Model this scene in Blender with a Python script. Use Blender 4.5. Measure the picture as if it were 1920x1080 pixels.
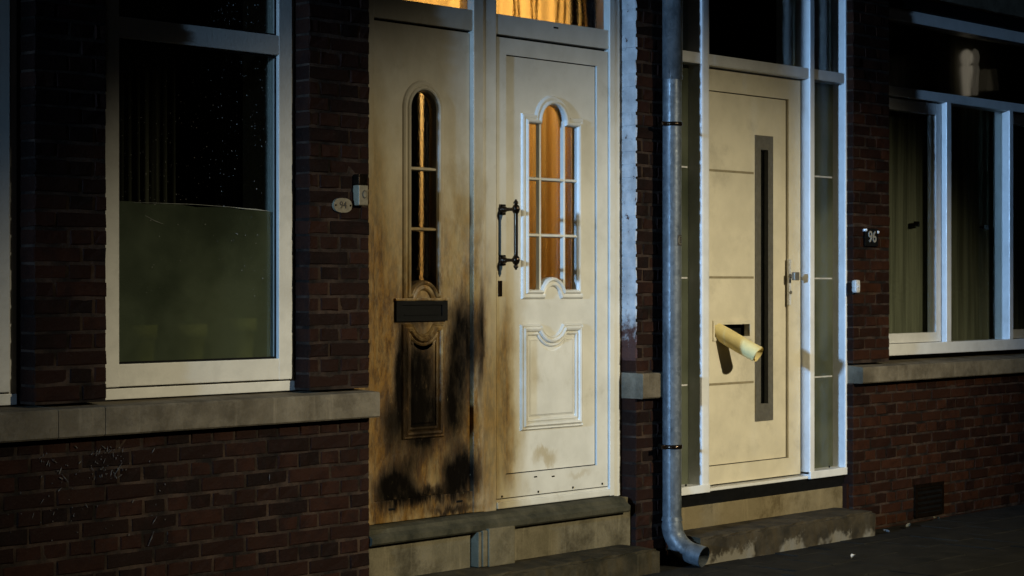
import bpy, bmesh, math, random
from mathutils import Vector, Matrix
random.seed(7)
for o in list(bpy.data.objects): bpy.data.objects.remove(o)
scn = bpy.context.scene
COL = scn.collection
PI = math.pi
# ------------------------------------------------------------------ camera
TH = math.radians(47.5); FPX = 3700.0; CAMZ = 1.36; DIST = FPX/418.0
CX, CY = -DIST*math.sin(TH), -DIST*math.cos(TH)
cam = bpy.data.cameras.new('camera'); camo = bpy.data.objects.new('camera', cam); COL.objects.link(camo)
camo.location = (CX, CY, CAMZ); camo.rotation_euler = (PI/2, 0, -TH)
cam.sensor_width = 36; cam.lens = FPX/1920*36; cam.shift_y = -6/1920
cam.clip_start = .05; cam.clip_end = 3000
scn.camera = camo
scn.render.resolution_x = 1024; scn.render.resolution_y = 576
# ------------------------------------------------------------------ world, faint added sun, street lamps' settings
SUN_EL, SUN_AZ = math.radians(-4), math.radians(250)
world = bpy.data.worlds.new('World'); scn.world = world; world.use_nodes = True
wn = world.node_tree; wn.nodes.clear()
sky = wn.nodes.new('ShaderNodeTexSky'); sky.sky_type = 'NISHITA'; sky.sun_disc = False
sky.sun_elevation = SUN_EL; sky.sun_rotation = SUN_AZ
bg = wn.nodes.new('ShaderNodeBackground'); bg.inputs[1].default_value = .05
wo = wn.nodes.new('ShaderNodeOutputWorld')
wn.links.new(sky.outputs[0], bg.inputs[0]); wn.links.new(bg.outputs[0], wo.inputs[0])
sun = bpy.data.lights.new('faint_fill_sun', 'SUN'); suno = bpy.data.objects.new('faint_fill_sun', sun); COL.objects.link(suno)
sun.energy = .006; sun.angle = math.radians(.5); sun.color = (.75, .85, 1)  # weak bluish fill, added to support the cool side
suno.rotation_euler = (math.radians(60), 0, math.radians(-40))
WARM_POS, WARM_AIM = Vector((1.7, -10.0, 4.9)), Vector((.95, 0, .45))
WARM_W, WARM_COL, WARM_CONE = 4300, (1, .90, .64), math.radians(24.5)
COOL_POS, COOL_AIM = Vector((-19.5, -3.3, 3.4)), Vector((3.6, 0, .85))
COOL_W, COOL_COL, COOL_CONE = 21000, (.33, .60, 1.0), math.radians(16)
scn.view_settings.view_transform = 'Standard'; scn.view_settings.look = 'None'
scn.view_settings.exposure = 0; scn.view_settings.gamma = 1; scn.view_settings.use_curve_mapping = False
scn.render.engine = 'CYCLES'
scn.cycles.max_bounces = 6; scn.cycles.transparent_max_bounces = 12
scn.cycles.caustics_reflective = False; scn.cycles.caustics_refractive = False

# ------------------------------------------------------------------ pixel -> point on the plane y (metres)
def W(px, py, y=0.0):
    a = (px-960)/FPX; b = (534-py)/FPX
    t = (y-CY)/(math.cos(TH)-a*math.sin(TH))
    return CX+t*(math.sin(TH)+a*math.cos(TH)), CAMZ+t*b
def X(px, y=0.0): return W(px, 534, y)[0]
def Z(px, py, y=0.0): return W(px, py, y)[1]
def PROJ(x, y, z):
    dx, dy = x-CX, y-CY
    d = dx*math.sin(TH)+dy*math.cos(TH)
    return 960+FPX*(dx*math.cos(TH)-dy*math.sin(TH))/d, 534-FPX*(z-CAMZ)/d

# ------------------------------------------------------------------ object helpers
def wloc(o):
    v = Vector((0, 0, 0))
    while o: v = v+o.location; o = o.parent
    return v
LOCS = {}
def attach(o, parent):
    if parent is not None:
        o.parent = parent
        o.matrix_parent_inverse = Matrix.Translation(-LOCS.get(parent.name, Vector((0, 0, 0))))
def empty(name, loc, label=None, cat=None, group=None, parent=None):
    o = bpy.data.objects.new(name, None); COL.objects.link(o); o.empty_display_size = .1
    o.location = loc; LOCS[o.name] = Vector(loc)
    attach(o, parent)
    if label: tag(o, label, cat, group)
    return o
def tag(o, label=None, cat=None, group=None, kind=None):
    if label: o['label'] = label
    if cat: o['category'] = cat
    if group: o['group'] = group
    if kind: o['kind'] = kind
    return o
class MB:
    def __init__(s): s.v = []; s.f = []; s.m = []; s.sm = []
    def add(s, vs, fs, mi=0, smooth=False):
        n = len(s.v); s.v += [tuple(v) for v in vs]
        for f in fs: s.f.append([i+n for i in f]); s.m.append(mi); s.sm.append(smooth)
        return s
    def box(s, x0, x1, y0, y1, z0, z1, c=0.0, mi=0):
        if c <= 0:
            vs = [(x, y, z) for x in (x0, x1) for y in (y0, y1) for z in (z0, z1)]
            return s.add(vs, [(0,1,3,2),(4,6,7,5),(0,4,5,1),(2,3,7,6),(0,2,6,4),(1,5,7,3)], mi)
        bm = bmesh.new(); bmesh.ops.create_cube(bm, size=1)
        for v in bm.verts: v.co = Vector(((x0+x1)/2+v.co.x*(x1-x0), (y0+y1)/2+v.co.y*(y1-y0), (z0+z1)/2+v.co.z*(z1-z0)))
        bmesh.ops.bevel(bm, geom=bm.edges[:], offset=c, segments=2, affect='EDGES', profile=.6)
        bm.verts.index_update()
        s.add([v.co for v in bm.verts], [[v.index for v in f.verts] for f in bm.faces], mi); bm.free(); return s
    def prism(s, pts, y0, y1, mi=0):            # polygon in x,z extruded along y
        n = len(pts)
        vs = [(x, y0, z) for x, z in pts]+[(x, y1, z) for x, z in pts]
        fs = [tuple(range(n)), tuple(range(2*n-1, n-1, -1))]+[(i, i+n, (i+1) % n+n, (i+1) % n) for i in range(n)]
        return s.add(vs, fs, mi)
    def xprism(s, pts, x0, x1, mi=0):           # polygon in y,z extruded along x
        n = len(pts)
        vs = [(x0, y, z) for y, z in pts]+[(x1, y, z) for y, z in pts]
        fs = [tuple(range(n)), tuple(range(2*n-1, n-1, -1))]+[(i, i+n, (i+1) % n+n, (i+1) % n) for i in range(n)]
        return s.add(vs, fs, mi)
    def plate(s, outer, holes, y0, y1, mi=0):    # flat plate with holes
        bm = bmesh.new(); es = []
        for loop in [outer]+holes:
            vv = [bm.verts.new((x, y0, z)) for x, z in loop]
            es += [bm.edges.new((vv[i], vv[(i+1) % len(vv)])) for i in range(len(vv))]
        r = bmesh.ops.triangle_fill(bm, use_beauty=True, use_dissolve=False, edges=es)
        bm.verts.index_update(); bm.faces.ensure_lookup_table()
        front = [[v.index for v in f.verts] for f in bm.faces]
        fv = [v.co.copy() for v in bm.verts]; bm.free(); n = len(fv)
        vs = fv+[Vector((v.x, y1, v.z)) for v in fv]
        fs = front+[[i+n for i in f[::-1]] for f in front]
        k = 0
        for loop in [outer]+holes:
            m = len(loop)
            fs += [(k+i, k+(i+1) % m, k+(i+1) % m+n, k+i+n) for i in range(m)]; k += m
        return s.add(vs, fs, mi)
    def sweep(s, path, prof, y, closed=True, mi=0):   # path x,z ; prof (outward offset, proud of y)
        n = len(path); rings = []
        area = sum(path[i][0]*path[(i+1) % n][1]-path[(i+1) % n][0]*path[i][1] for i in range(n))
        sg = 1 if area > 0 else -1
        for i in range(n):
            p = Vector(path[i]); a = Vector(path[i-1]) if (closed or i) else None; b = Vector(path[(i+1) % n]) if (closed or i < n-1) else None
            d1 = (p-a).normalized() if a is not None else (b-p).normalized()
            d2 = (b-p).normalized() if b is not None else d1
            n1 = Vector((d1.y, -d1.x))*sg; n2 = Vector((d2.y, -d2.x))*sg
            m = (n1+n2); m = m/max(.35, m.dot(n1)) if m.length > 1e-6 else n1
            rings.append([(p.x+m.x*o, y-h, p.y+m.y*o) for o, h in prof])
        k = len(prof); vs = [v for r in rings for v in r]; fs = []
        for i in range(n if closed else n-1):
            j = (i+1) % n
            for q in range(k-1): fs.append((i*k+q, j*k+q, j*k+q+1, i*k+q+1))
        return s.add(vs, fs, mi)
    def tube(s, path, rad, seg=16, cap=True, mi=0, flat=1.0):
        P = [Vector(p) for p in path]; rr = rad if isinstance(rad, (list, tuple)) else [rad]*len(P); rings = []
        up = Vector((0, 0, 1)); prev = None
        for i, p in enumerate(P):
            d = (P[min(i+1, len(P)-1)]-P[max(i-1, 0)]).normalized()
            if prev is None:
                u = d.cross(up)
                if u.length < .05: u = d.cross(Vector((0, 1, 0)))
            else: u = prev-d*prev.dot(d)
            u.normalize(); prev = u; w = d.cross(u)
            rings.append([p+(u*math.cos(t)+w*math.sin(t)*flat)*rr[i] for t in [2*PI*k/seg for k in range(seg)]])
        vs = [v for r in rings for v in r]; fs = []
        for i in range(len(P)-1):
            for k in range(seg):
                k2 = (k+1) % seg; fs.append((i*seg+k, i*seg+k2, (i+1)*seg+k2, (i+1)*seg+k))
        s.add(vs, fs, mi, True)
        if cap:
            for r in (rings[0], rings[-1]): s.add(r, [tuple(range(seg))], mi)
        return s
    def build(s, name, mats, parent=None, loc=None):
        me = bpy.data.meshes.new(name)
        vs = s.v if loc is None else [(v[0]-loc[0], v[1]-loc[1], v[2]-loc[2]) for v in s.v]
        me.from_pydata(vs, [], s.f)
        if not isinstance(mats, (list, tuple)): mats = [mats]
        for m in mats: me.materials.append(m)
        me.polygons.foreach_set('material_index', s.m); me.polygons.foreach_set('use_smooth', s.sm)
        bm = bmesh.new(); bm.from_mesh(me); bmesh.ops.recalc_face_normals(bm, faces=bm.faces[:]); bm.to_mesh(me); bm.free()
        o = bpy.data.objects.new(name, me); COL.objects.link(o)
        if loc is not None: o.location = loc; LOCS[o.name] = Vector(loc)
        attach(o, parent); return o
def arc(cx, cz, r, a0, a1, n, rz=None):
    rz = rz or r
    return [(cx+r*math.cos(math.radians(a0+(a1-a0)*i/n)), cz+rz*math.sin(math.radians(a0+(a1-a0)*i/n))) for i in range(n+1)]

# ------------------------------------------------------------------ materials
class NT:
    def __init__(s, name):
        s.mat = bpy.data.materials.new(name); s.mat.use_nodes = True; s.t = s.mat.node_tree; s.t.nodes.clear()
        s.out = s.t.nodes.new('ShaderNodeOutputMaterial')
        s.geo = s.t.nodes.new('ShaderNodeNewGeometry').outputs['Position']
        s.obj = s.t.nodes.new('ShaderNodeTexCoord').outputs['Object']
    def n(s, typ, **kw):
        nd = s.t.nodes.new(typ)
        for k, v in kw.items():
            if k.startswith('i_'):
                key = k[2:]; key = int(key) if key.isdigit() else key.replace('_', ' ')
                s.put(nd.inputs[key], v)
            else: setattr(nd, k, v)
        return nd
    def put(s, inp, v):
        if isinstance(v, bpy.types.NodeSocket): s.t.links.new(v, inp)
        elif isinstance(v, bpy.types.Node): s.t.links.new(v.outputs[0], inp)
        else:
            if isinstance(v, (tuple, list)) and inp.type == 'RGBA' and len(v) == 3: v = (*v, 1)
            inp.default_value = v
    def math(s, op, a, b=0, c=None, clamp=False):
        nd = s.n('ShaderNodeMath', operation=op, use_clamp=clamp); s.put(nd.inputs[0], a); s.put(nd.inputs[1], b)
        if c is not None: s.put(nd.inputs[2], c)
        return nd.outputs[0]
    def vmath(s, op, a, b):
        nd = s.n('ShaderNodeVectorMath', operation=op); s.put(nd.inputs[0], a); s.put(nd.inputs[1], b)
        return nd.outputs[1] if op in ('LENGTH', 'DISTANCE') else nd.outputs[0]
    def noise(s, scale, detail=4, rough=.6, vec=None, stretch=None, color=False):
        v = vec or s.geo
        if stretch: v = s.vmath('MULTIPLY', v, stretch)
        nd = s.n('ShaderNodeTexNoise'); s.put(nd.inputs['Vector'], v)
        nd.inputs['Scale'].default_value = scale; nd.inputs['Detail'].default_value = detail; nd.inputs['Roughness'].default_value = rough
        return nd.outputs['Color'] if color else nd.outputs[0]
    def ramp(s, v, a, b, lo=0, hi=1, smooth=True):
        nd = s.n('ShaderNodeMapRange', interpolation_type='SMOOTHSTEP' if smooth else 'LINEAR')
        for k, x in enumerate((v, a, b, lo, hi)): s.put(nd.inputs[k], x)
        return nd.outputs[0]
    def mix(s, f, a, b, mode='MIX'):
        nd = s.n('ShaderNodeMix', data_type='RGBA', blend_type=mode)
        s.put(nd.inputs[0], f); s.put(nd.inputs[6], a); s.put(nd.inputs[7], b); return nd.outputs[2]
    def bump(s, h, dist, strength=1, normal=None):
        nd = s.n('ShaderNodeBump'); nd.inputs['Strength'].default_value = strength; nd.inputs['Distance'].default_value = dist
        s.put(nd.inputs['Height'], h)
        if normal: s.put(nd.inputs['Normal'], normal)
        return nd.outputs[0]
    def principled(s, col, rough=.6, normal=None, metal=0, spec=.5, **kw):
        p = s.n('ShaderNodeBsdfPrincipled'); s.put(p.inputs['Base Color'], col); s.put(p.inputs['Roughness'], rough)
        s.put(p.inputs['Metallic'], metal); s.put(p.inputs['Specular IOR Level'], spec)
        if normal: s.put(p.inputs['Normal'], normal)
        for k, v in kw.items(): s.put(p.inputs[k.replace('_', ' ')], v)
        s.t.links.new(p.outputs[0], s.out.inputs[0]); return p
def plain(name, col, rough=.5, metal=0, nscale=30, var=.15, bump=.0006, spec=.5, grime=.0):
    m = NT(name); nz = m.noise(nscale)
    c = m.mix(m.ramp(nz, .3, .7), tuple(x*(1-var) for x in col), tuple(min(1, x*(1+var)) for x in col))
    if grime: c = m.mix(m.math('MULTIPLY', m.ramp(m.noise(3.5, 6, .7), .48, .75), grime), c, (.12, .10, .07))
    m.principled(c, m.ramp(m.noise(nscale*2), .3, .7, rough*.8, min(1, rough*1.2)), m.bump(m.noise(nscale*6, 3), bump), metal, spec)
    return m.mat
def brick_mat(name, a, b, c):
    m = NT(name)
    rnd = m.n('ShaderNodeObjectInfo').outputs['Random']
    nz = m.noise(9, 5, .65); fine = m.noise(160, 4, .7); mid = m.noise(45, 4, .6)
    col = m.mix(m.ramp(rnd, .1, .9), a, b)
    col = m.mix(m.ramp(nz, .42, .68), col, c)
    col = m.mix(m.math('MULTIPLY', m.ramp(mid, .5, .75), .45), col, (.012, .008, .007))
    col = m.mix(m.math('MULTIPLY', m.ramp(m.noise(70, 5, .75), .60, .72), .35), col, (.06, .045, .038))
    h = m.math('ADD', m.math('MULTIPLY', fine, .5), mid)
    m.principled(col, m.ramp(fine, .3, .7, .65, .9), m.bump(h, .0035, .9), 0, .10)
    return m.mat
M = {}
M['brick'] = brick_mat('brick', (.006, .0026, .0018), (.023, .0082, .0046), (.012, .0044, .003))
M['brick_far'] = brick_mat('brick_russet', (.010, .0034, .0018), (.034, .0115, .005), (.019, .0062, .0032))
def mortar():
    m = NT('mortar'); nz = m.noise(6, 6, .65); f = m.noise(120, 4)
    c = m.mix(m.ramp(nz, .35, .7), (.005, .0035, .0025), (.052, .033, .023))
    m.principled(c, .9, m.bump(f, .004), 0, .2); return m.mat
M['mortar'] = mortar()
def painted():
    m = NT('white_wall_paint'); nz = m.noise(26, 6, .65)
    z = m.n('ShaderNodeSeparateXYZ', i_0=m.geo).outputs[2]
    edge = m.ramp(m.math('ADD', z, m.math('MULTIPLY', m.math('SUBTRACT', nz, .5), .34)), 1.10, 1.22)
    chips = m.math('MULTIPLY', m.ramp(m.noise(34, 6, .7), .36, .40, 1, 1), m.ramp(m.noise(24, 5, .7), .32, .37))
    f = m.math('MULTIPLY', edge, chips)
    c = m.mix(f, (.06, .022, .016), m.mix(m.ramp(m.noise(12), .35, .65), (.34, .34, .34), (.50, .50, .50)))
    m.principled(c, .7, m.bump(nz, .008), 0, .3); return m.mat
M['painted'] = painted()
M['white_frame'] = plain('white_frame', (.66, .64, .58), .42, nscale=14, var=.06, grime=.30, bump=.0008)
M['white_frame_right'] = plain('white_lacquer', (.68, .68, .67), .35, nscale=12, var=.05, grime=.18)
M['cream_door'] = plain('cream_lacquer', (.64, .58, .44), .42, nscale=6, var=.06, grime=.28, bump=.0012)
M['groove'] = plain('groove_shadow_gap', (.24, .20, .12), .7)
def stone(name, a, b, dark, bumpd=.004, scale=7):
    m = NT(name); nz = m.noise(scale, 6, .65); f = m.noise(110, 5, .7)
    c = m.mix(m.ramp(nz, .3, .7), a, b)
    c = m.mix(m.math('MULTIPLY', m.ramp(m.noise(4.2, 6, .7), .46, .70), .8), c, dark)
    c = m.mix(m.math('MULTIPLY', m.ramp(f, .45, .8), .35), c, tuple(x*.45 for x in a))
    st = m.noise(10, 4, .6, stretch=(3, 1, .28))
    c = m.mix(m.math('MULTIPLY', m.ramp(st, .55, .8), .35), c, tuple(x*1.7 for x in b))
    m.principled(c, .85, m.bump(m.math('ADD', m.math('MULTIPLY', f, .4), nz), bumpd), 0, .12); return m.mat
M['sill'] = stone('sill_stone', (.12, .10, .070), (.19, .162, .118), (.065, .053, .036))
M['threshold'] = stone('threshold_stone', (.035, .034, .022), (.075, .068, .045), (.012, .013, .009))
M['plaster'] = stone('riser_plaster', (.105, .09, .055), (.165, .14, .09), (.03, .024, .013), .006, 5)
M['plaster_pale'] = stone('riser_render', (.17, .135, .075), (.22, .175, .10), (.07, .05, .022), .004, 4)
M['step'] = stone('step_stone', (.028, .023, .013), (.06, .048, .028), (.010, .010, .006), .008, 6)
def step_worn():
    m = NT('step_peeling_paint'); nz = m.noise(8, 6, .7)
    z = m.n('ShaderNodeSeparateXYZ', i_0=m.geo).outputs[2]
    c = m.mix(m.ramp(m.noise(6, 6, .65), .3, .7), (.016, .013, .008), (.060, .046, .026))
    pale = m.math('MULTIPLY', m.ramp(m.math('ADD', z, m.math('MULTIPLY', m.math('SUBTRACT', m.noise(7, 6, .75), .5), .30)), .075, .03), m.ramp(m.noise(4.5, 3), .44, .52))
    c = m.mix(pale, c, (.16, .145, .115))
    m.principled(c, .85, m.bump(nz, .01), 0, .25); return m.mat
M['step_worn'] = step_worn()
def zinc():
    m = NT('galvanised_zinc'); v = m.n('ShaderNodeTexVoronoi', i_Vector=m.geo, i_Scale=55.0).outputs['Color']
    bw = m.n('ShaderNodeRGBToBW', i_0=v).outputs[0]
    c = m.mix(bw, (.075, .088, .098), (.14, .155, .165))
    c = m.mix(m.math('MULTIPLY', m.ramp(m.noise(9, 6, .7, stretch=(1, 1, .45)), .46, .68), .8), c, (.035, .044, .05))
    m.principled(c, m.ramp(m.noise(20), .3, .7, .34, .55), m.bump(m.noise(14, 3), .003), .25, .4); return m.mat
M['zinc'] = zinc()
M['iron'] = plain('dark_bronze', (.030, .019, .011), .18, .8, nscale=40, var=.3)
M['splash'] = plain('dull_splash', (.07, .06, .05), .9, nscale=80, var=.5)
M['black'] = plain('black_gap', (.005, .005, .005), .6, spec=.08)
M['steel'] = plain('brushed_steel', (.22, .205, .17), .42, .6, nscale=50, var=.1)
M['chrome'] = plain('satin_chrome', (.70, .71, .72), .3, .25)
M['plate'] = plain('enamel_plate', (.17, .14, .09), .4, nscale=60, var=.15)
M['plate_digit'] = plain('dull_white_enamel', (.24, .23, .20), .5)
M['ink'] = plain('dark_ink', (.02, .015, .01), .6)
M['paper'] = plain('newspaper', (.70, .58, .26), .75, nscale=35, var=.06, bump=.001)
M['white_plastic'] = plain('white_plastic', (.50, .49, .47), .4)
M['terracotta'] = plain('yellow_pot', (.85, .70, .30), .5, nscale=10)
M['leaf'] = plain('pot_plant_leaf', (.05, .10, .03), .6)
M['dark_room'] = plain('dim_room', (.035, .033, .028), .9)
M['hall'] = plain('hall_plaster', (.42, .32, .18), .9)
M['paving'] = stone('paving_concrete', (.011, .010, .008), (.020, .018, .014), (.006, .006, .005), .004, 9)
M['asphalt'] = plain('ground_asphalt', (.045, .043, .040), .9, nscale=60, var=.3, bump=.003)
def glass(name, tint=(1, 1, 1), refl=1.0, wavy=0.0, rough=0.02):
    m = NT(name)
    t = m.n('ShaderNodeBsdfTransparent', i_0=(*tint, 1)); g = m.n('ShaderNodeBsdfGlossy', i_0=(1, 1, 1, 1), i_1=rough)
    lw = m.n('ShaderNodeLayerWeight', i_0=.5).outputs['Facing']; fr = m.math('ADD', .05, m.math('MULTIPLY', m.math('POWER', lw, 5.0), .95))
    if wavy:
        bp = m.bump(m.noise(6, 3), wavy); m.put(g.inputs['Normal'], bp)
    mx = m.n('ShaderNodeMixShader', i_0=m.math('MULTIPLY', fr, refl, clamp=True)); m.t.links.new(t.outputs[0], mx.inputs[1]); m.t.links.new(g.outputs[0], mx.inputs[2])
    m.t.links.new(mx.outputs[0], m.out.inputs[0]); return m.mat
M['glass'] = glass('window_glass', (.90, .93, .90), 1.0, .002)
def frosted():
    m = NT('frosted_film')
    d = m.n('ShaderNodeBsdfDiffuse', i_0=m.mix(m.ramp(m.noise(2.4, 6, .6), .3, .68), (.10, .115, .075), (.30, .32, .23)))
    t = m.n('ShaderNodeBsdfTransparent', i_0=(.85, .88, .8, 1))
    r = m.n('ShaderNodeBsdfRefraction', i_0=(.55, .58, .45, 1), i_1=.42, i_2=1.12)
    g = m.n('ShaderNodeBsdfGlossy', i_0=(1, 1, 1, 1), i_1=.25)
    def mx(f, a, b):
        x = m.n('ShaderNodeMixShader', i_0=f); m.t.links.new(a.outputs[0], x.inputs[1]); m.t.links.new(b.outputs[0], x.inputs[2]); return x
    a = mx(.5, d, r); a = mx(.48, a, t); a = mx(.04, a, g)
    m.t.links.new(a.outputs[0], m.out.inputs[0]); return m.mat
M['frosted'] = frosted()
def obscured():
    m = NT('obscured_glass')
    r_ = m.n('ShaderNodeBsdfRefraction', i_0=(.8, .8, .76, 1), i_1=.22, i_2=1.2); t = m.n('ShaderNodeBsdfTransparent', i_0=(.8, .8, .76, 1)); g = m.n('ShaderNodeBsdfGlossy', i_0=(1, 1, 1, 1), i_1=.1)
    x = m.n('ShaderNodeMixShader', i_0=.25); m.t.links.new(r_.outputs[0], x.inputs[1]); m.t.links.new(t.outputs[0], x.inputs[2])
    y = m.n('ShaderNodeMixShader', i_0=.05); m.t.links.new(x.outputs[0], y.inputs[1]); m.t.links.new(g.outputs[0], y.inputs[2])
    m.t.links.new(y.outputs[0], m.out.inputs[0]); return m.mat
M['obscured'] = obscured()
def hammered():
    m = NT('hammered_glass')
    nz = m.noise(120, 2, .5)
    bp = m.bump(nz, .0012)
    r = m.n('ShaderNodeBsdfRefraction', i_0=(.95, .90, .80, 1), i_1=.035, i_2=1.3); m.put(r.inputs['Normal'], bp)
    g = m.n('ShaderNodeBsdfGlossy', i_0=(1, 1, 1, 1), i_1=.12); m.put(g.inputs['Normal'], bp)
    x = m.n('ShaderNodeMixShader', i_0=.05); m.t.links.new(r.outputs[0], x.inputs[1]); m.t.links.new(g.outputs[0], x.inputs[2])
    m.t.links.new(x.outputs[0], m.out.inputs[0]); return m.mat
M['hammered'] = hammered()
def curtain_mat(name, col, trans):
    m = NT(name); f = m.noise(30, 3, .6, stretch=(1, 1, .03))
    c = m.mix(m.ramp(f, .35, .65), tuple(x*.55 for x in col), col)
    d = m.n('ShaderNodeBsdfDiffuse', i_0=c); t = m.n('ShaderNodeBsdfTranslucent', i_0=c)
    x = m.n('ShaderNodeMixShader', i_0=trans); m.t.links.new(d.outputs[0], x.inputs[1]); m.t.links.new(t.outputs[0], x.inputs[2])
    m.t.links.new(x.outputs[0], m.out.inputs[0]); return m.mat
M['net'] = curtain_mat('gold_curtain', (.60, .41, .175), .6)
M['drape'] = curtain_mat('brown_drape', (.016, .010, .005), .0)
M['pleat'] = curtain_mat('olive_pleated_curtain', (.36, .34, .25), .3)
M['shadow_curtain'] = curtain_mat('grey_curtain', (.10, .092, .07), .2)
M['cream_sheer'] = curtain_mat('cream_translucent', (.85, .72, .45), .5)
def emit(name, col, st):
    m = NT(name); e = m.n('ShaderNodeEmission', i_0=(*col, 1), i_1=st); m.t.links.new(e.outputs[0], m.out.inputs[0]); return m.mat
M['lamp_warm'] = emit('warm_lamp_glow', (1, .8, .5), 6)
M['lamp_cool'] = emit('cool_lamp_glow', (.6, .8, 1), 6)
M['reflection_dim'] = emit('dim_reflection_glow', (1, .88, .72), .26)  # glow of the added reflection shape, not a lamp
M['reflection_dimmer'] = emit('dimmer_reflection_glow', (1, .85, .6), .025)  # weaker glow for the second reflection shape

def scorched(name='smoke_stained_white_upvc', soot=1.0):
    m = NT(name)
    pos = m.geo
    warp = m.vmath('MULTIPLY', m.vmath('SUBTRACT', m.noise(7, 5, .65, stretch=(1, 1, .5), color=True), (.5, .5, .5)), (.16, 0, .30))
    wp = m.vmath('ADD', pos, warp)
    warp2 = m.vmath('MULTIPLY', m.vmath('SUBTRACT', m.noise(22, 6, .7, stretch=(1, 1, .22), color=True), (.5, .5, .5)), (.045, 0, .17))
    wp2 = m.vmath('ADD', m.vmath('ADD', pos, m.vmath('MULTIPLY', warp, (.35, 0, .35))), warp2)
    def ell(px, py, rx, rz, st, soft=.25, p=None):
        c = W(px, py, .10); r = abs(X(px+rx, .10)-X(px-rx, .10))/2; q = abs(Z(px, py+rz, .1)-Z(px, py-rz, .1))/2
        d = m.vmath('MULTIPLY', m.vmath('SUBTRACT', p or wp, (c[0], 0, c[1])), (1/r, 0, 1/q))
        return m.math('MULTIPLY', m.ramp(m.vmath('LENGTH', d, (0, 0, 0)), 1.1, soft), st)
    def comb(l):
        r = l[0]
        for k in l[1:]:      # screen
            r = m.math('SUBTRACT', m.math('ADD', r, k), m.math('MULTIPLY', r, k), clamp=True)
        return r
    streak = m.noise(22, 7, .75, stretch=(1.2, 1, .26))
    speck = m.noise(26, 6, .75, stretch=(1.6, 1, .6))
    tan = comb([ell(770, 600, 135, 450, .82), ell(698, 480, 55, 520, .85), ell(790, 250, 110, 260, .35), ell(920, 700, 45, 480, .72), ell(800, 880, 150, 380, .80),
                ell(945, 800, 50, 330, .75), ell(960, 560, 30, 420, .35), ell(1022, 858, 26, 18, .55), ell(1000, 690, 16, 50, .3), ell(1085, 880, 30, 10, .3)])
    brown = comb([ell(698, 620, 62, 480, .95), ell(722, 640, 40, 260, .85), ell(780, 830, 125, 230, .72), ell(912, 800, 32, 290, .70),
                  ell(946, 720, 24, 200, .85), ell(820, 958, 115, 30, .85), ell(722, 880, 40, 150, .7), ell(948, 870, 20, 70, .6), ell(900, 560, 18, 190, .55),
                  ell(850, 600, 50, 170, .6), ell(740, 560, 50, 170, .6)])
    brown = m.math('MULTIPLY', brown, m.ramp(streak, .25, .60, .6, 1))
    black = comb([ell(792, 780, 64, 125, .98, -.05, wp2), ell(785, 680, 52, 90, .80, -.05, wp2), ell(866, 640, 36, 130, .97, -.05, wp2), ell(854, 740, 34, 130, .97, -.05, wp2), ell(790, 592, 80, 34, .5, -.05, wp2),
                  ell(742, 915, 66, 66, .99, -.05, wp2), ell(862, 888, 54, 76, .98, -.05, wp2), ell(800, 930, 90, 26, .75, -.05, wp2), ell(753, 700, 16, 150, .92, -.05, wp2),
                  ell(733, 800, 34, 100, .6, -.05, wp2), ell(800, 525, 46, 24, .5, -.05, wp2), ell(897, 640, 12, 170, .65, -.05, wp2), ell(840, 955, 70, 14, .6, -.05, wp2), ell(770, 865, 40, 30, .4, -.05, wp2)])
    black = m.math('MULTIPLY', black, m.ramp(speck, .60, .74, 1, .5))
    black = m.math('MULTIPLY', m.ramp(black, .0, .72, 0, soot, smooth=False), m.ramp(m.noise(14, 6, .7, stretch=(1, 1, .35)), .28, .55, .72, 1))
    sep = m.n('ShaderNodeSeparateXYZ', i_0=wp)
    side = m.ramp(sep.outputs[0], X(925, .1), X(885, .1))
    low = m.ramp(sep.outputs[2], 2.35, 1.35, .30, .92)
    film_ = m.math('MULTIPLY', side, low)
    tan = m.math('MAXIMUM', tan, m.math('MULTIPLY', film_, m.ramp(m.noise(11, 7, .75, stretch=(1, 1, .45)), .25, .6, .65, 1)))
    low2 = m.ramp(sep.outputs[2], 2.05, 1.15, .15, 1.0)
    brown = m.math('MAXIMUM', brown, m.math('MULTIPLY', m.math('MULTIPLY', side, low2), m.ramp(m.noise(13, 7, .75, stretch=(1, 1, .42)), .32, .62, .45, 1)))
    base = m.mix(m.ramp(m.noise(5, 5), .3, .7), (.56, .55, .50), (.66, .65, .60))
    dirt = m.math('MULTIPLY', m.ramp(m.noise(9, 6, .7), .55, .8), .35)
    c = m.mix(dirt, base, (.30, .26, .18))
    c = m.mix(tan, c, (.33, .245, .095))
    c = m.mix(brown, c, m.mix(m.ramp(speck, .35, .65), (.055, .024, .004), (.185, .093, .015)))
    c = m.mix(m.ramp(black, 0, .6), c, m.mix(.72, c, (.035, .018, .007)))
    c = m.mix(m.ramp(black, .25, 1), c, (.0045, .0035, .0025))
    scr = m.math('MULTIPLY', m.ramp(m.noise(60, 4, .7, stretch=(2.2, 1, .5)), .69, .74), m.math('MULTIPLY', brown, .5))
    c = m.mix(scr, c, (.55, .45, .25))
    rough = m.math('ADD', .36, m.math('MULTIPLY', black, .25)); spec = m.math('MULTIPLY', m.math('SUBTRACT', 1.02, black), .38)
    m.principled(c, rough, m.bump(m.math('ADD', m.math('MULTIPLY', speck, m.math('ADD', black, m.math('MULTIPLY', brown, .35))), m.math('MULTIPLY', m.noise(12), .12)), .008), 0, spec)
    return m.mat
M['scorched'] = scorched(); M['scorched_rubbed'] = scorched('rubbed_stained_moulding', .80)

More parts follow.
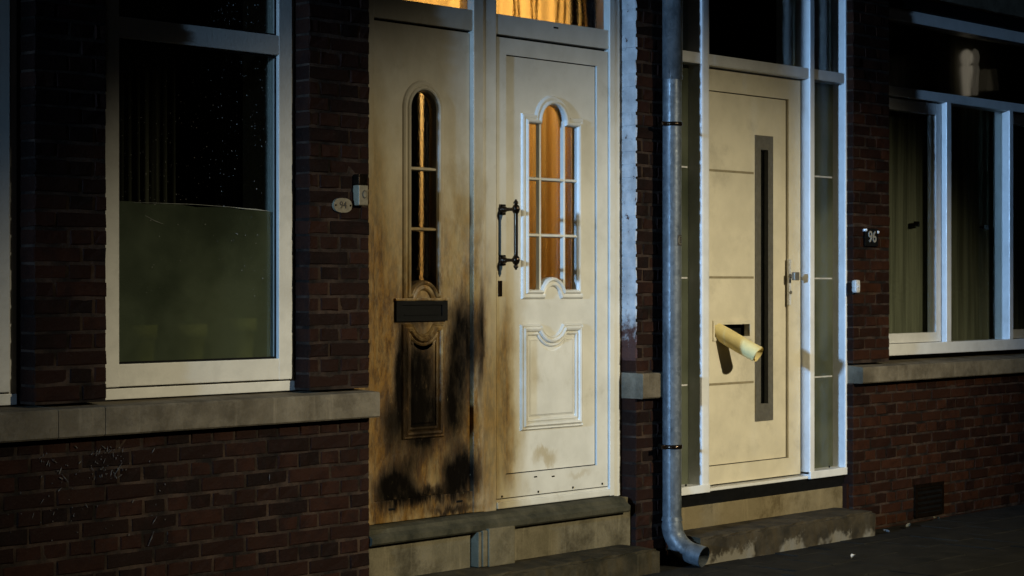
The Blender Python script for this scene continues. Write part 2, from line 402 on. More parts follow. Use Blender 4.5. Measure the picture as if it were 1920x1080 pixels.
# ------------------------------------------------------------------ ground and pavement
mb = MB(); mb.add([(-400, -400, -.03), (400, -400, -.03), (400, 400, -.03), (-400, 400, -.03)], [(0, 1, 2, 3)])
tag(mb.build('ground', M['asphalt']), kind='structure')
mb = MB(); mb.box(-6, 9, -2.6, .05, -.028, -.012)
pav = tag(mb.build('pavement', M['mortar']), kind='structure')
slab_me = []
for k in range(3):
    s = MB(); s.box(-.147, .147, -.147, .147, -.03, 0, .004); o = s.build('paving_slab', M['paving']); slab_me.append(o.data); bpy.data.objects.remove(o)
rest = MB()
i = 0
yy = -.19-.15
for r in range(8):
    y = -.05-.30*r-.15
    for k in range(50):
        x = -5.9+.30*k+(.15 if r % 2 else 0)
        if x > 8.8: continue
        px, py = PROJ(x, y, 0)
        if -60 < px < 1980 and py < 1120 and x > .75:
            o = bpy.data.objects.new('paving_slab', random.choice(slab_me)); COL.objects.link(o); o.parent = pav
            o.location = (x, y, random.uniform(-.003, .003)); o.rotation_euler = (random.uniform(-.008, .008), random.uniform(-.008, .008), PI/2*random.randrange(4))
        else: rest.box(x-.147, x+.147, y-.147, y+.147, -.03, random.uniform(-.003, .003))
o = rest.build('paving_slab', M['paving'], pav); o['kind'] = 'stuff'

# ------------------------------------------------------------------ brick walls
COURSE = .0625; JT = .010
WTOP = 3.75
DOOR_A = (X(693), X(1193)); WIN_A = (X(200), X(580)); WIN_B = (-4.15, X(65))
DOOR_B = (1.15, X(1600)); WIN_C = (X(1668), 5.6)
SILLA0, SILLA1 = Z(300, 810, -.06)-.0, .938
houseA = empty('brick_house', (-1.5, .5, 0), 'dark red brick terraced house with smoke-stained double front door and stone window sill', 'house', 'terraced houses')
houseB = empty('brick_house', (3.8, .5, 0), 'dark brick terraced house with plain cream front door and curtained window', 'house', 'terraced houses')
SA0, SA1 = .812, .935        # left sill stone bottom and back top
SP0, SP1 = Z(1212, 748, -.05), Z(1200, 700, -.03)
SC0, SC1 = .815, .925
LINT = 3.30
# solid rectangles of brickwork: x0,x1,z0,z1,(paint reveal on left face?)
solidsA = [(-5.2, WIN_B[0], -.03, LINT), (WIN_B[0], DOOR_A[0], -.03, SA0), (WIN_B[1], WIN_A[0], SA1-.002, LINT), (WIN_A[1], DOOR_A[0], SA1-.002, LINT),
           (DOOR_A[1], 1.15, -.03, SP0), (DOOR_A[1], 1.15, SP1, LINT), (-5.2, 1.15, LINT, WTOP)]
solidsB = [(DOOR_B[1], 7.2, -.03, SC0), (DOOR_B[1], WIN_C[0], SC1, 2.96), (1.15, DOOR_B[1]+.0, 3.3, WTOP), (WIN_C[1], 7.2, SC1, 2.96), (DOOR_B[1], 7.2, 3.3, WTOP), (DOOR_B[1], WIN_C[0], 2.96, 3.3), (WIN_C[1], 7.2, 2.96, 3.3)]
VENT = (X(1713), X(1768), .015, .205)
brick_cache = {}
def brick_mesh(w, h, var, lw, rw):
    key = (round(w*250), round(h*500), var, lw, rw)
    if key in brick_cache: return brick_cache[key]
    rnd = random.Random(hash(key)); D = .100; c = .0045
    j = lambda a=.0024: rnd.uniform(-a, a)
    a, b = w/2, h/2
    back = [(-a, D, -b), (a, D, -b), (a, D, b), (-a, D, b)]
    mid = [(-a+j(), c, -b+j()), (0+j(.02), c, -b+j()), (a+j(), c, -b+j()), (a+j(), c, b+j()), (j(.02), c, b+j()), (-a+j(), c, b+j())]
    fr = [(-a+c+j(.002), j(), -b+c+j()), (j(.02), j(), -b+c+j()), (a-c+j(.002), j(), -b+c+j()), (a-c+j(.002), j(), b-c+j()), (j(.02), j(), b-c+j()), (-a+c+j(.002), j(), b-c+j())]
    vs = back+mid+fr
    fs = [(10, 11, 14, 15), (11, 12, 13, 14)]; mi = [0, 0]
    for k in range(6):
        k2 = (k+1) % 6; fs.append((4+k, 4+k2, 10+k2, 10+k)); mi.append(1 if (k == 5 and lw) else 0)
    fs += [(0, 1, 6, 5), (0, 5, 4)]; mi += [0, 0]
    fs += [(1, 2, 7, 6)]; mi += [0]
    fs += [(2, 3, 9, 8), (2, 8, 7)]; mi += [0, 0]
    fs += [(3, 0, 4, 9)]; mi += [1 if lw else 0]
    me = bpy.data.meshes.new('brick'); me.from_pydata(vs, [], fs)
    me.materials.append(M[rw]); me.materials.append(M['painted'])
    me.polygons.foreach_set('material_index', mi)
    bm = bmesh.new(); bm.from_mesh(me); bmesh.ops.recalc_face_normals(bm, faces=bm.faces[:]); bm.to_mesh(me); bm.free()
    brick_cache[key] = me; return me
def lay(solids, wall, mat, vent=None):
    out = []
    for (x0, x1, z0, z1) in solids:
        k0 = math.floor(z0/COURSE)-1; k1 = math.ceil(z1/COURSE)+1
        for k in range(k0, k1):
            za, zb = max(z0, k*COURSE), min(z1, (k+1)*COURSE)
            if zb-za < .022: continue
            head = k % 2 == 0
            mod = .110 if head else .220; off = .055 if head else (.0 if k % 4 == 1 else .110)
            segs = [(x0, x1)]
            if vent and vent[2] < (za+zb)/2 < vent[3] and x0 < vent[0] < x1: segs = [(x0, vent[0]), (vent[1], x1)]
            for s0, s1 in segs:
                xs = [s0]; t = math.floor((s0-off)/mod)*mod+off
                while t < s1:
                    if s0+.045 < t < s1-.045: xs.append(t+random.uniform(-.004, .004))
                    t += mod
                xs.append(s1)
                for a, b in zip(xs, xs[1:]):
                    la = 0 if a == x0 or a == s0 else JT/2; lb = 0 if b == s1 else JT/2
                    out.append((a+la, b-lb, za+JT/2 if za > z0 else za+.001, zb-JT/2 if zb < z1 else zb-.001))
    scored = []
    for b in out:
        cx, cz = (b[0]+b[1])/2, (b[2]+b[3])/2
        px, py = PROJ(cx, 0, cz)
        vis = -45 < px < 1955 and -25 < py < 1100
        p0, p1 = PROJ(b[0], 0, cz)[0], PROJ(b[1], 0, cz)[0]
        scored.append((-(p1-p0)*(b[3]-b[2])*(9 if abs(b[0]-DOOR_A[1]) < .006 else 1) if vis else 0, random.random(), b))
    scored.sort()
    farm = MB(); n = 0
    for sc, _, b in scored:
        w, h = b[1]-b[0], b[3]-b[2]; lw = abs(b[0]-DOOR_A[1]) < .006 and b[2] > 1.0
        w = round(w*250)/250
        cx = b[0]+w/2 if (abs(b[0]-DOOR_A[1]) < .006) else (b[0]+b[1])/2
        me = brick_mesh(w, h, random.randrange(3), lw, mat)
        dy = random.uniform(-.0022, .0018)
        if sc < 0 and n < 300:
            o = bpy.data.objects.new('brick', me); COL.objects.link(o); o.parent = wall
            o.location = (cx, dy, (b[2]+b[3])/2); o.rotation_euler = (random.uniform(-.012, .012), random.uniform(-.006, .006), random.uniform(-.006, .006)); n += 1
        else:
            farm.add([(v.co.x+cx, v.co.y+dy, v.co.z+(b[2]+b[3])/2) for v in me.vertices], [p.vertices[:] for p in me.polygons])
    if farm.v:
        o = farm.build('brick', M[mat], wall); o['kind'] = 'stuff'
    print('bricks', n, len(out)-n)
def wall_core(solids, parent, vent=None):
    mb = MB()
    for (x0, x1, z0, z1) in solids: mb.box(x0+.003, x1-.003, .0035, .30, z0, z1)
    return mb.build('wall', M['mortar'], parent)
wallA = wall_core(solidsA, houseA)
wallB = wall_core(solidsB, houseB)
lay(solidsA, wallA, 'brick'); lay(solidsB, wallB, 'brick_far', VENT)

mb = MB(); mb.box(DOOR_A[1]+.0026, DOOR_A[1]+.02, .006, .098, SP1+.01, 3.29); mb.build('painted_reveal', M['painted'], wallA)
# ------------------------------------------------------------------ stone sills
def sill_block(x0, x1, z0, z1, yf, yb, parent, drop=.018, seed=0):
    mb = MB(); r = .006
    pts = [(yf+r, z0), (yf, z0+r), (yf, z1-drop-r), (yf+r, z1-drop), (yb, z1), (yb, z0)]
    mb.xprism(pts, x0, x1); return mb.build('window_sill', M['sill'], parent)
YS = -.06
for a, b in [(-5.0, -3.4), (-3.398, X(110, YS)-.0015), (X(110, YS)+.0015, X(198, YS)-.0015), (X(198, YS)+.0015, DOOR_A[0]+.002)]:
    sill_block(a, b, SA0, SA1, YS, .30, houseA)
sill_block(DOOR_A[1]-.004, 1.145, SP0, SP1+.004, -.045, .30, houseA, .006)
sill_block(DOOR_B[1]+.004, 4.9, SC0, SC1+.01, YS, .30, houseB, .03); sill_block(4.903, 7.0, SC0, SC1+.01, YS, .30, houseB, .03)

# ------------------------------------------------------------------ left house: windows
YW = .080
def pane(name, x0, x1, z0, z1, y, mat, parent, th=.006):
    mb = MB(); mb.box(x0, x1, y, y+th, z0, z1); return mb.build(name, mat, parent)
def window_left(x0, x1, xg0, xg1, parent, label=None):
    zb = SA1; g0 = Z(224, 683, YW); t0, t1 = Z(224, 70, YW), Z(224, 30, YW)
    win = empty('window', ((x0+x1)/2, .1, zb), parent=parent)
    mb = MB()
    e = .006
    rail = Z(200, 727, YW)
    mb.box(x0-.03, x1+.0, YW+.012, .16, zb-.004, rail-.006, .003)          # bottom profile
    fr = MB()
    fr.box(x0-.03, xg0, YW, .15, rail, 3.28, .004)
    fr.box(xg1, x1-.036, YW, .15, rail, 3.28, .004)
    fr.box(x1-.034, x1, YW+.014, .16, zb+.001, 3.28, .004)
    fr.box(xg0-.01, xg1+.01, YW+.001, .149, rail+.001, g0, .004)
    fr.box(xg0-.01, xg1+.01, YW+.001, .149, t0, t1, .004)
    fr.box(xg0-.01, xg1+.01, YW+.001, .149, 3.16, 3.279, .004)
    mb.build('bottom_rail', M['white_frame'], win); fr.build('frame', M['white_frame'], win)
    gk = MB()
    for a, b in ((g0, t0), (t1, 3.16)):
        gk.sweep([(xg0, a), (xg1, a), (xg1, b), (xg0, b)], [(-.008, -.02), (-.006, .0+-.016), (.0005, -.016)], YW)
        pane('pane', xg0-.004, xg1+.004, a-.004, b+.004, YW+.030, M['glass'], win)
    gk.build('gasket', M['black'], win)
    # white inner reveal board on the room side
    rv = MB(); rv.box(xg1+.012, xg1+.03, .152, .32, zb, 3.28); rv.box(xg0-.03, xg0-.012, .152, .32, zb, 3.28); rv.box(xg0-.012, xg1+.012, .152, .34, zb, zb+.02)
    rv.build('inner_reveal', M['white_frame'], win)
    return win
winA = window_left(WIN_A[0], X(561, YW)+.0, X(224, YW), X(523, YW), houseA)
wB1 = X(36, YW)
winB = window_left(WIN_B[0], wB1, WIN_B[0]+.09, X(8, YW)-.045, houseA)
# frosted film on the lower half of the window's glass
zf0 = Z(224, 683, YW); 
film = MB(); fx0, fx1 = X(224, YW), X(523, YW)-.005
zt0, zt1 = Z(245, 378, .11), Z(505, 395, .11)
pts = [(fx0-.003, zf0-.003), (fx1+.006, zf0-.003), (fx1+.006, zt1-.004)]
for k in range(9, 0, -1):
    t = k/10; pts.append((fx0+(fx1-fx0)*t, zt0+(zt1-zt0)*t+.004*math.sin(k*2.1)))
pts.append((fx0-.003, zt0))
film.prism(pts, YW+.037, YW+.0385); filmo = film.build('frosted_film', M['frosted'], winA)
cr = MB()
cr.tube([(X(p, .115), .1145, Z(p, q, .115)) for p, q in [(430, 388), (455, 391), (480, 393), (504, 396)]], [.0006, .0022, .0026, .001], 6)
cr.tube([(X(p, .115), .1145, Z(p, q, .115)) for p, q in [(272, 404), (290, 414), (306, 420)]], [.0004, .001, .0005], 6)
cr.tube([(X(p, .115), .1145, Z(p, q, .115)) for p, q in [(248, 379), (300, 381), (360, 383), (430, 388)]], [.0004, .0007, .0008, .0007], 6)
cr.build('curled_film_edge', M['white_plastic'], winA)
# dried specks on the outside of the glass
sp = MB(); rnd = random.Random(5)
for k in range(560):
    t = rnd.random()**1.5
    px = 228+(rnd.random()**1.15)*285; py = rnd.choice([rnd.uniform(5, 55), rnd.uniform(90, 380), rnd.uniform(100, 330), rnd.uniform(110, 560)])
    if py < 58+.1*(px-224) and py > 30+.1*(px-224)-4: continue
    x, z = W(px, py, YW+.028); r = rnd.choice([.0008, .0010, .0012, .0016, .0021])
    sp.add([(x-r, YW+.0285, z), (x, YW+.0285, z-r), (x+r, YW+.0285, z), (x, YW+.0285, z+r), (x, YW+.0275-r*.3, z)], [(0, 1, 4), (1, 2, 4), (2, 3, 4), (3, 0, 4)])
o = sp.build('dried_specks', M['white_plastic'], winA); o['kind'] = 'stuff'
# rooms behind
def room(name, x0, x1, y0, y1, z0, z1, mat, parent, front=True):
    mb = MB(); t = .02
    mb.box(x0, x1, y1, y1+t, z0, z1); mb.box(x0-t, x0, y0, y1+t, z0, z1); mb.box(x1, x1+t, y0, y1+t, z0, z1)
    mb.box(x0-t, x1+t, y0, y1+t, z0-t, z0); mb.box(x0-t, x1+t, y0, y1+t, z1, z1+t)
    return mb.build(name, mat, parent)
room('room', -5.1, DOOR_A[0]-.05, .302, 3.2, .6, 3.6, M['dark_room'], houseA)

# ------------------------------------------------------------------ left house: double door set
YF, YL = .085, .104
zTL = Z(703, 32, YF)            # underside of transom over both leaves
zTG = Z(932, 25, YF)            # bottom of fanlight glass
zBot = Z(695, 985, YF)          # bottom of frame
xP0, xP1 = X(887, YF), X(932, YF)    # centre post
xJ0 = X(1142, YF); xJL = X(702, YF)
fr = MB()
fr.box(DOOR_A[0]-.02, xJL, YF, .17, zBot, 3.28, .004)                     # left jamb
fr.box(xP0, X(906, YF), YF-.004, .17, zBot, 3.28, .005)                   # centre post, two profiles
fr.box(X(906, YF)+.002, xP1-.002, YF, .17, zBot-.004, 3.28, .006)
fr.box(xJ0, X(1151, YF), YF-.006, .17, zBot, 3.28, .004)
fr.box(X(1151, YF)+.001, X(1161, YF)-.001, YF-.001, .17, zBot-.006, 3.28, .003)
fr.box(X(1161, YF), DOOR_A[1]+.01, YF+.012, .18, zBot-.006, 3.28, .003)
dframe = fr.build('door_frame', M['scorched'], houseA)
tr = MB()
tr.box(xJL-.002, xP0+.002, YF+.003, .168, zTL, zTG, .005); tr.build('transom', M['scorched'], dframe)
tr = MB(); tr.box(xP1-.002, xJ0+.002, YF+.003, .168, zTL, zTG, .005); tr.build('transom', M['scorched'], dframe)
tr = MB(); tr.box(xJL-.002, xJ0, YF+.003, .168, 3.18, 3.279, .004); tr.build('head_rail', M['scorched'], dframe)
br = MB()
zb1 = Z(703, 940, YL)
br.box(xJL-.002, xP0+.002, YF+.002, .168, zBot+.001, zb1, .004)
br.build('bottom_rail', M['scorched'], dframe)
for px, py in ((735, 955), (862, 940)):
    dr = MB(); x, z = W(px, py, YF); dr.box(x-.019, x+.019, YF-.0006, YF+.006, z-.005, z+.005, .002); dr.build('drain_slot', M['black'], dframe)
dr = MB(); x, z = W(1043, 52, YF); dr.box(x-.016, x+.016, YF+.002, YF+.01, z-.004, z+.004)
dr.build('drain_slot', M['black'], dframe)
th = MB(); zr = Z(935, 935, .09)
th.box(xP1-.002, xJ0+.004, YF-.006, .17, zBot+.002, zr-.016, .005); th.box(xP1, xJ0, YF+.006, .168, zr-.017, zr-.005, 0)
th.build('threshold_strip', M['scorched'], dframe)
gps = []
def gp_box(*a): g_ = MB(); g_.box(*a); gps.append(g_)
gp_box(xP1, xJ0, YF+.030, .16, zTL-.014, zTL+.01); gp_box(xP1, xJ0, YF+.030, .16, zr-.02, zr+.004); gp_box(xJL, xP0, YL+.012, .16, zb1-.005, zb1+.01); gp_box(xJL, xP0, YL+.012, .16, zTL-.01, zTL+.01)
# fixed side leaf
xl0, xl1 = X(702, YL)-.004, X(886, YL)+.004
gx0, gx1 = X(767, YL), X(818, YL); gcx = (gx0+gx1)/2; gr = (gx1-gx0)/2
gz0, gzs = Z(795, 551, YL), Z(792, 205, YL)
def seg_arc(cx, z, a, d, up, n, rev=False):        # circular segment: half width a, height d
    Rr = (a*a+d*d)/(2*d); c = z+up*(d-Rr); t = math.asin(min(1, a/Rr)); t = PI-t if d > Rr else t
    p = [(cx+Rr*math.sin(-t+2*t*i/n), c+up*Rr*math.cos(-t+2*t*i/n)) for i in range(n+1)]
    return p[::-1] if rev else p
def bump_path(x0, x1, z, cx, r, up=1, n=10):       # straight edge with a half-round bump, left to right
    return [(x0, z)]+seg_arc(cx, z, r, r*.70, 1, n)+[(x1, z)]
hole = bump_path(gx0, gx1, gz0, gcx, gr*.97)+[p for p in arc(gcx, gzs, gr, 0, 180, 18)]
prof = [(-.003, -.03), (-.003, .004), (.002, .016), (.008, .020), (.014, .016), (.018, .009), (.024, .012), (.032, .013), (.038, .008), (.042, 0)]
def rect(x0, x1, z0, z1): return [(x0, z0), (x1, z0), (x1, z1), (x0, z1)]
leaf = MB(); leaf.plate(rect(xl0, xl1, zb1-.004, zTL-.010), [hole], YL, YL+.045)
sidel = leaf.build('side_leaf', M['scorched'], houseA)
mo = MB(); mo.sweep(hole, prof, YL); mo.build('glazing_moulding', M['scorched'], sidel)
def gbar(bx0, bx1, z, y, parent, mat, hh=.009):
    mb = MB(); mb.xprism([(y+.008, z-hh), (y-.006, z-hh*.5), (y-.008, z), (y-.006, z+hh*.5), (y+.008, z+hh)], bx0, bx1); return mb.build('glazing_bar', mat, parent)
zb = [Z(792, 317, YL), Z(792, 430, YL)]
for z in zb: gbar(gx0-.003, gx1+.003, z, YL+.006, sidel, M['scorched'])
for a, b in ((gz0-.0, zb[0] if 0 else zb[1]), (zb[1], zb[0])): pane('pane', gx0-.01, gx1+.01, a, b, YL+.022, M['hammered'], sidel, .004)
mb = MB(); mb.prism([(gx0-.01, zb[0]), (gx1+.01, zb[0])]+arc(gcx, gzs, gr+.01, 0, 180, 14), YL+.022, YL+.026); mb.build('pane', M['hammered'], sidel)
# letterbox with frame and flap
lx0, lx1, lz0, lz1 = X(743, YL-.012), X(839, YL-.012), Z(790, 602, YL), Z(790, 564, YL)
mb = MB(); mb.plate(rect(lx0, lx1, lz0, lz1), [rect(lx0+.034, lx1-.034, lz0+.022, lz1-.018)], YL-.014, YL+.0)
mb.box(lx0+.033, lx1-.033, YL-.008, YL+.001, lz0+.021, lz1-.017, .002); mb.box(lx0+.05, lx1-.05, YL-.011, YL-.007, lz0+.026, lz0+.031, .001)
lb = mb.build('letterbox', M['black'], sidel)
mb = MB(); mb.box(lx0-.004, lx1+.006, YL-.016, YL+.001, lz1+.001, lz1+.012, .003); mb.build('letterbox_rim', M['scorched'], sidel)
# lower moulded panel
px0, px1, pz0, pz1 = X(752, YL)+.042, X(831, YL)-.040, Z(752, 826, YL)+.042, Z(752, 607, YL)-.042
def dip_path(x0, x1, z0, z1, r, n=10):
    cx = (x0+x1)/2
    return [(x0, z0), (x1, z0), (x1, z1)]+seg_arc(cx, z1, r, r*.56, -1, n, True)+[(x0, z1)]
prof2 = [(-.012, 0), (-.010, .007), (-.004, .011), (.002, .007), (.004, .004), (.010, .016), (.018, .020), (.024, .013), (.028, .009), (.034, .013), (.038, .008), (.041, 0)]
mo = MB(); mo.sweep(dip_path(px0, px1, pz0, pz1, (px1-px0)*.47), prof2, YL); mo.build('panel_moulding', M['scorched_rubbed'], sidel)
mo = MB(); mo.sweep(dip_path(px0+.026, px1-.026, pz0+.026, pz1-.030, (px1-px0)*.44), [(-.003, .0045), (.001, .003), (.004, 0)], YL); mo.prism(dip_path(px0+.03, px1-.03, pz0+.03, pz1-.034, (px1-px0)*.41), YL-.0045, YL+.001); mo.build('raised_panel', M['scorched'], sidel)
# opening leaf
YD = .090; YDP = .101
dx0, dx1 = xP1+.002, xJ0-.004
dz0, dz1 = zr, zTL-.012
ix0, ix1, iz0, iz1 = X(949, YD), X(1116, YDP), Z(950, 890, YD), Z(948, 102, YD)
st = MB(); st.plate(rect(dx0, dx1, dz0, dz1), [rect(ix0, ix1, iz0, iz1)], YD, YD+.05)
door = st.build('front_door', M['scorched'], houseA)
wx0, wx1 = X(988, YDP), X(1081, YDP); wcx = (wx0+wx1)/2; cr_ = .085
wz0, wz1 = Z(1030, 544, YDP), Z(1000, 231, YDP)
zsp = Z(1030, 230, YDP)-.012
hole = bump_path(wx0, wx1, wz0, wcx, .083)+[(wx1, wz1)]+[(wcx+cr_, wz1)]+arc(wcx, wz1+.01, cr_, 0, 180, 16)+[(wcx-cr_, wz1), (wx0, wz1)]
pn = MB(); pn.plate(rect(ix0-.004, ix1+.004, iz0-.004, iz1+.004), [hole], YDP, YDP+.036); pn.build('door_panel', M['scorched'], door)
gk = MB(); gk.sweep(rect(ix0, ix1, iz0, iz1), [(-.004, 0), (-.004, .0006), (.001, .0006)], YDP); gk.build('panel_gap', M['black'], door)
mo = MB(); mo.sweep(hole, prof, YDP); mo.build('glazing_moulding', M['scorched'], door)
zb = [Z(1030, 337, YDP), Z(1030, 442, YDP)]
for z in zb: gbar(wx0-.003, wx1+.003, z, YDP+.004, door, M['scorched'])
bw = .011
for x, top in ((wcx-cr_, wz1), (wcx+cr_, wz1)):
    mb = MB(); y = YDP+.003
    mb.add([(x+dx, y+dy, z) for z in (wz0-.003, top+.02) for dx, dy in ((-bw, .012), (-bw*.6, -.004), (0, -.007), (bw*.6, -.004), (bw, .012))],
           [(0, 1, 6, 5), (1, 2, 7, 6), (2, 3, 8, 7), (3, 4, 9, 8), (0, 4, 3, 2, 1), (5, 6, 7, 8, 9), (0, 5, 9, 4)])
    mb.build('glazing_bar', M['scorched'], door)
cols = [(wx0-.01, wcx-cr_), (wcx-cr_, wcx+cr_), (wcx+cr_, wx1+.01)]
rows = [(wz0-.01, zb[1]), (zb[1], zb[0]), (zb[0], wz1+.01)]
for ci, (a, b) in enumerate(cols):
    for ri, (c, d) in enumerate(rows):
        if ci == 1 and ri == 2:
            mb = MB(); mb.prism([(a, c), (b, c)]+arc(wcx, wz1+.01, cr_+.004, 0, 180, 14), YDP+.020, YDP+.024); mb.build('pane', M['hammered'], door)
        else: pane('pane', a, b, c, d, YDP+.020, M['hammered'], door, .004)
qx0, qx1, qz0, qz1 = X(974, YDP)+.042, X(1091, YDP)-.042, Z(973, 809, YDP)+.042, Z(973, 608, YDP)-.042
mo = MB(); mo.sweep(dip_path(qx0, qx1, qz0, qz1, .098), prof2, YDP); mo.build('panel_moulding', M['scorched'], door)
mo = MB(); mo.sweep(dip_path(qx0+.026, qx1-.026, qz0+.026, qz1-.030, .098), [(-.003, .0045), (.001, .003), (.004, 0)], YDP); mo.prism(dip_path(qx0+.03, qx1-.03, qz0+.03, qz1-.034, .094), YDP-.0045, YDP+.001); mo.build('raised_panel', M['scorched'], door)
# pull handle
hx = X(941, YD); hz0, hz1 = Z(941, 488, YD), Z(941, 393, YD); yb_ = YD-.086
mb = MB()
for z in (hz0, hz1):
    mb.box(hx-.019, hx+.019, YD-.008, YD+.002, z-.024, z+.024, .003)
    mb.tube([(hx, YD-.006, z), (hx, YD-.018, z), (hx, YD-.030, z), (hx, YD-.060, z), (hx, YD-.070, z), (hx, yb_-.004, z)], [.019, .016, .009, .0075, .012, .015], 14)
    mb.tube([(hx, yb_, z-.020), (hx, yb_, z-.012), (hx, yb_, z), (hx, yb_, z+.012), (hx, yb_, z+.020)], [.0105, .0155, .0185, .0155, .0105], 14)
mb.tube([(hx, yb_, hz0), (hx, yb_, hz1)], .0095, 14)
for z, s in ((hz1, 1), (hz0, -1)):
    mb.tube([(hx, yb_, z+s*q) for q in (.016, .021, .026, .033, .038, .041, .044)], [.007, .007, .012, .011, .005, .007, .003], 12)
mb.build('pull_handle', M['iron'], door)
x, z = W(937, 541, YD); mb = MB(); mb.box(x-.012, x+.012, YD-.006, YD+.002, z-.036, z+.036, .003); mb.build('keyhole_plate', M['iron'], door)
for px, py in ((941, 931), (1009, 922), (1074, 914), (1129, 907)):
    sc = MB(); x, z = W(px, py, YD); sc.tube([(x, YD-.002, z), (x, YD+.002, z)], .0055, 10); sc.build('screw', M['iron'], door)
for px, py in ((1004, 894), (1037, 893)):
    sc = MB(); x, z = W(px, py, YD); sc.box(x-.010, x+.010, YD-.001, YD+.003, z-.003, z+.003); sc.build('drain_slot', M['iron'], door)
for g_ in gps: g_.build('shadow_gap', M['black'], dframe)
# fanlight panes
fan = empty('fanlight', (0, .1, zTG), parent=houseA)
for a, b in ((xJL, xP0), (xP1, xJ0)): pane('pane', a-.004, b+.004, zTG-.004, 3.19, YF+.034, M['hammered'], fan, .004)
# hallway behind the door, lit
room('hall', DOOR_A[0]+.02, DOOR_A[1]-.02, .31, 2.6, .34, 3.45, M['hall'], houseA)
hl = MB(); hl.box(DOOR_A[0]-.02, DOOR_A[0]+.018, .171, .32, zBot, 3.4); hl.box(DOOR_A[1]-.018, DOOR_A[1]+.02, .181, .32, zBot, 3.4)
hl.box(DOOR_A[0], DOOR_A[1], .171, .32, 3.28, 3.4); hl.box(DOOR_A[0], DOOR_A[1], .171, .32, zBot-.1, zBot+.02); hl.build('hall_lining', M['hall'], houseA)
# ------------------------------------------------------------------ left door: stone threshold, plinth
tS0, tS1 = .272, .342
mb = MB()
mb.xprism([(-.004, tS0), (-.012, tS0+.008), (-.014, tS0+.030), (-.002, tS0+.038), (.012, tS0+.046), (.020, tS0+.062), (.05, tS1), (.30, tS1+.004), (.30, tS0)], DOOR_A[0]+.003, DOOR_A[1]-.06)
mb.build('threshold_stone', M['threshold'], houseA)
mb = MB(); mb.box(DOOR_A[0]+.01, DOOR_A[1]-.01, .03, .3, .05, tS0-.001); mb.box(DOOR_A[1]-.058, DOOR_A[1]+.0, .05, .3, .2, zBot-.01)
mb.build('riser', M['plaster'], houseA)
bx0, bx1 = X(908, 0), X(960, -.01); mb = MB()
mb.box(bx0, bx1, -.030, .04, .115, tS0+.012, .006); mb.box(bx0-.032, bx0-.001, -.023, .04, .118, tS0+.006, .006); mb.box(bx0-.052, bx0-.033, -.015, .04, .118, tS0, .004)
mb.build('plinth_block', M['plaster'], houseA)
def slab_step(x0, x1, z1, yf, yb, mat, mats, label):
    bm = bmesh.new(); rnd = random.Random(int(x0*100))
    nx, ny, nz_ = int((x1-x0)/.06)+2, 6, 5
    bmesh.ops.create_cube(bm, size=1)
    for v in bm.verts: v.co = Vector(((x0+x1)/2+v.co.x*(x1-x0), (yf+yb)/2+v.co.y*(yb-yf), (z1-.03)/2+v.co.z*(z1+.03)))
    bmesh.ops.bevel(bm, geom=[e for e in bm.edges if all(v.co.z > 0 for v in e.verts)], offset=.012, segments=2, affect='EDGES')
    bmesh.ops.subdivide_edges(bm, edges=[e for e in bm.edges if abs(e.verts[0].co.x-e.verts[1].co.x) > .3], cuts=nx)
    bmesh.ops.subdivide_edges(bm, edges=[e for e in bm.edges if abs(e.verts[0].co.y-e.verts[1].co.y) > .1], cuts=3)
    for v in bm.verts:
        if yf-.01 < v.co.y < yb-.02: v.co += Vector((0, rnd.uniform(-.004, .004), rnd.uniform(-.003, .003)))
    me = bpy.data.meshes.new('doorstep'); bm.to_mesh(me); bm.free(); me.materials.append(mat)
    o = bpy.data.objects.new('doorstep', me); COL.objects.link(o); tag(o, label, 'doorstep', 'stone doorsteps'); return o
slab_step(DOOR_A[0]-.06, .815, .115, -.20, .045, M['step'], None, 'mossy worn stone doorstep below the smoke-stained double door')
slab_step(1.135, 2.70, .133, -.20, .075, M['step_worn'], None, 'long stone doorstep with peeling pale patches below the cream door')

# ------------------------------------------------------------------ right house: cream door set
YM = .040; YE = .112
zC0 = Z(1590, 890, .04); zCt0, zCt1 = Z(1331, 122, YM), Z(1331, 100, YM)
m1a, m1b = X(1316, YM), X(1331, YM); m2a, m2b = X(1519, YM), X(1528, YM); m3a = X(1586, YM); m3b = DOOR_B[1]-.0
zth = Z(1331, 912, YM)
fB = MB(); c = .006
fB.box(m1a, m1b, YM, .17, zC0+.02, 3.3, .012)
fB.box(m2a, m2b, YM, .17, zC0+.02, 3.3, .008)
fB.box(m3a, m3b+.01, YM+.002, .17, zC0, 3.3, .006)
fB.box(DOOR_B[0]-.01, DOOR_B[0]+.055, YM, .17, zC0, 3.3, .006)
dfB = fB.build('door_frame', M['white_frame_right'], houseB)
t = MB()
for a, b in ((DOOR_B[0]+.054, m1a+.004), (m1b-.004, m2a+.004), (m2b-.004, m3a+.004)):
    t = MB(); t.box(a, b, YM+.008, .165, zCt0, zCt1, .010); t.build('transom', M['white_frame_right'], dfB)
    t = MB(); t.box(a, b, YM+.008, .165, 3.14, 3.29, .006); t.build('head_rail', M['white_frame_right'], dfB)
b_ = MB(); b_.box(DOOR_B[0], m1b, YM-.004, .165, zC0+.002, zth+.012, .004); b_.box(m1b+.001, m2a-.001, YM+.012, .165, zC0+.004, zth-.012, .003); b_.box(m2a, m3b-.002, YM-.004, .165, zC0+.002, zth+.012, .004)
b_.build('bottom_rail', M['white_frame_right'], dfB)
for px, py in ((1286, 910), (1555, 875)):
    s = MB(); x, z = W(px, py, YM-.004); s.tube([(x, YM-.006, z), (x, YM-.002, z)], .006, 8); s.build('screw', M['iron'], dfB)
bk = MB(); bk.box(DOOR_B[0], m3b, YM+.022, .17, zC0-.085, zC0+.001); bk.build('black_band', M['black'], dfB)  # plain black band below the bottom rail
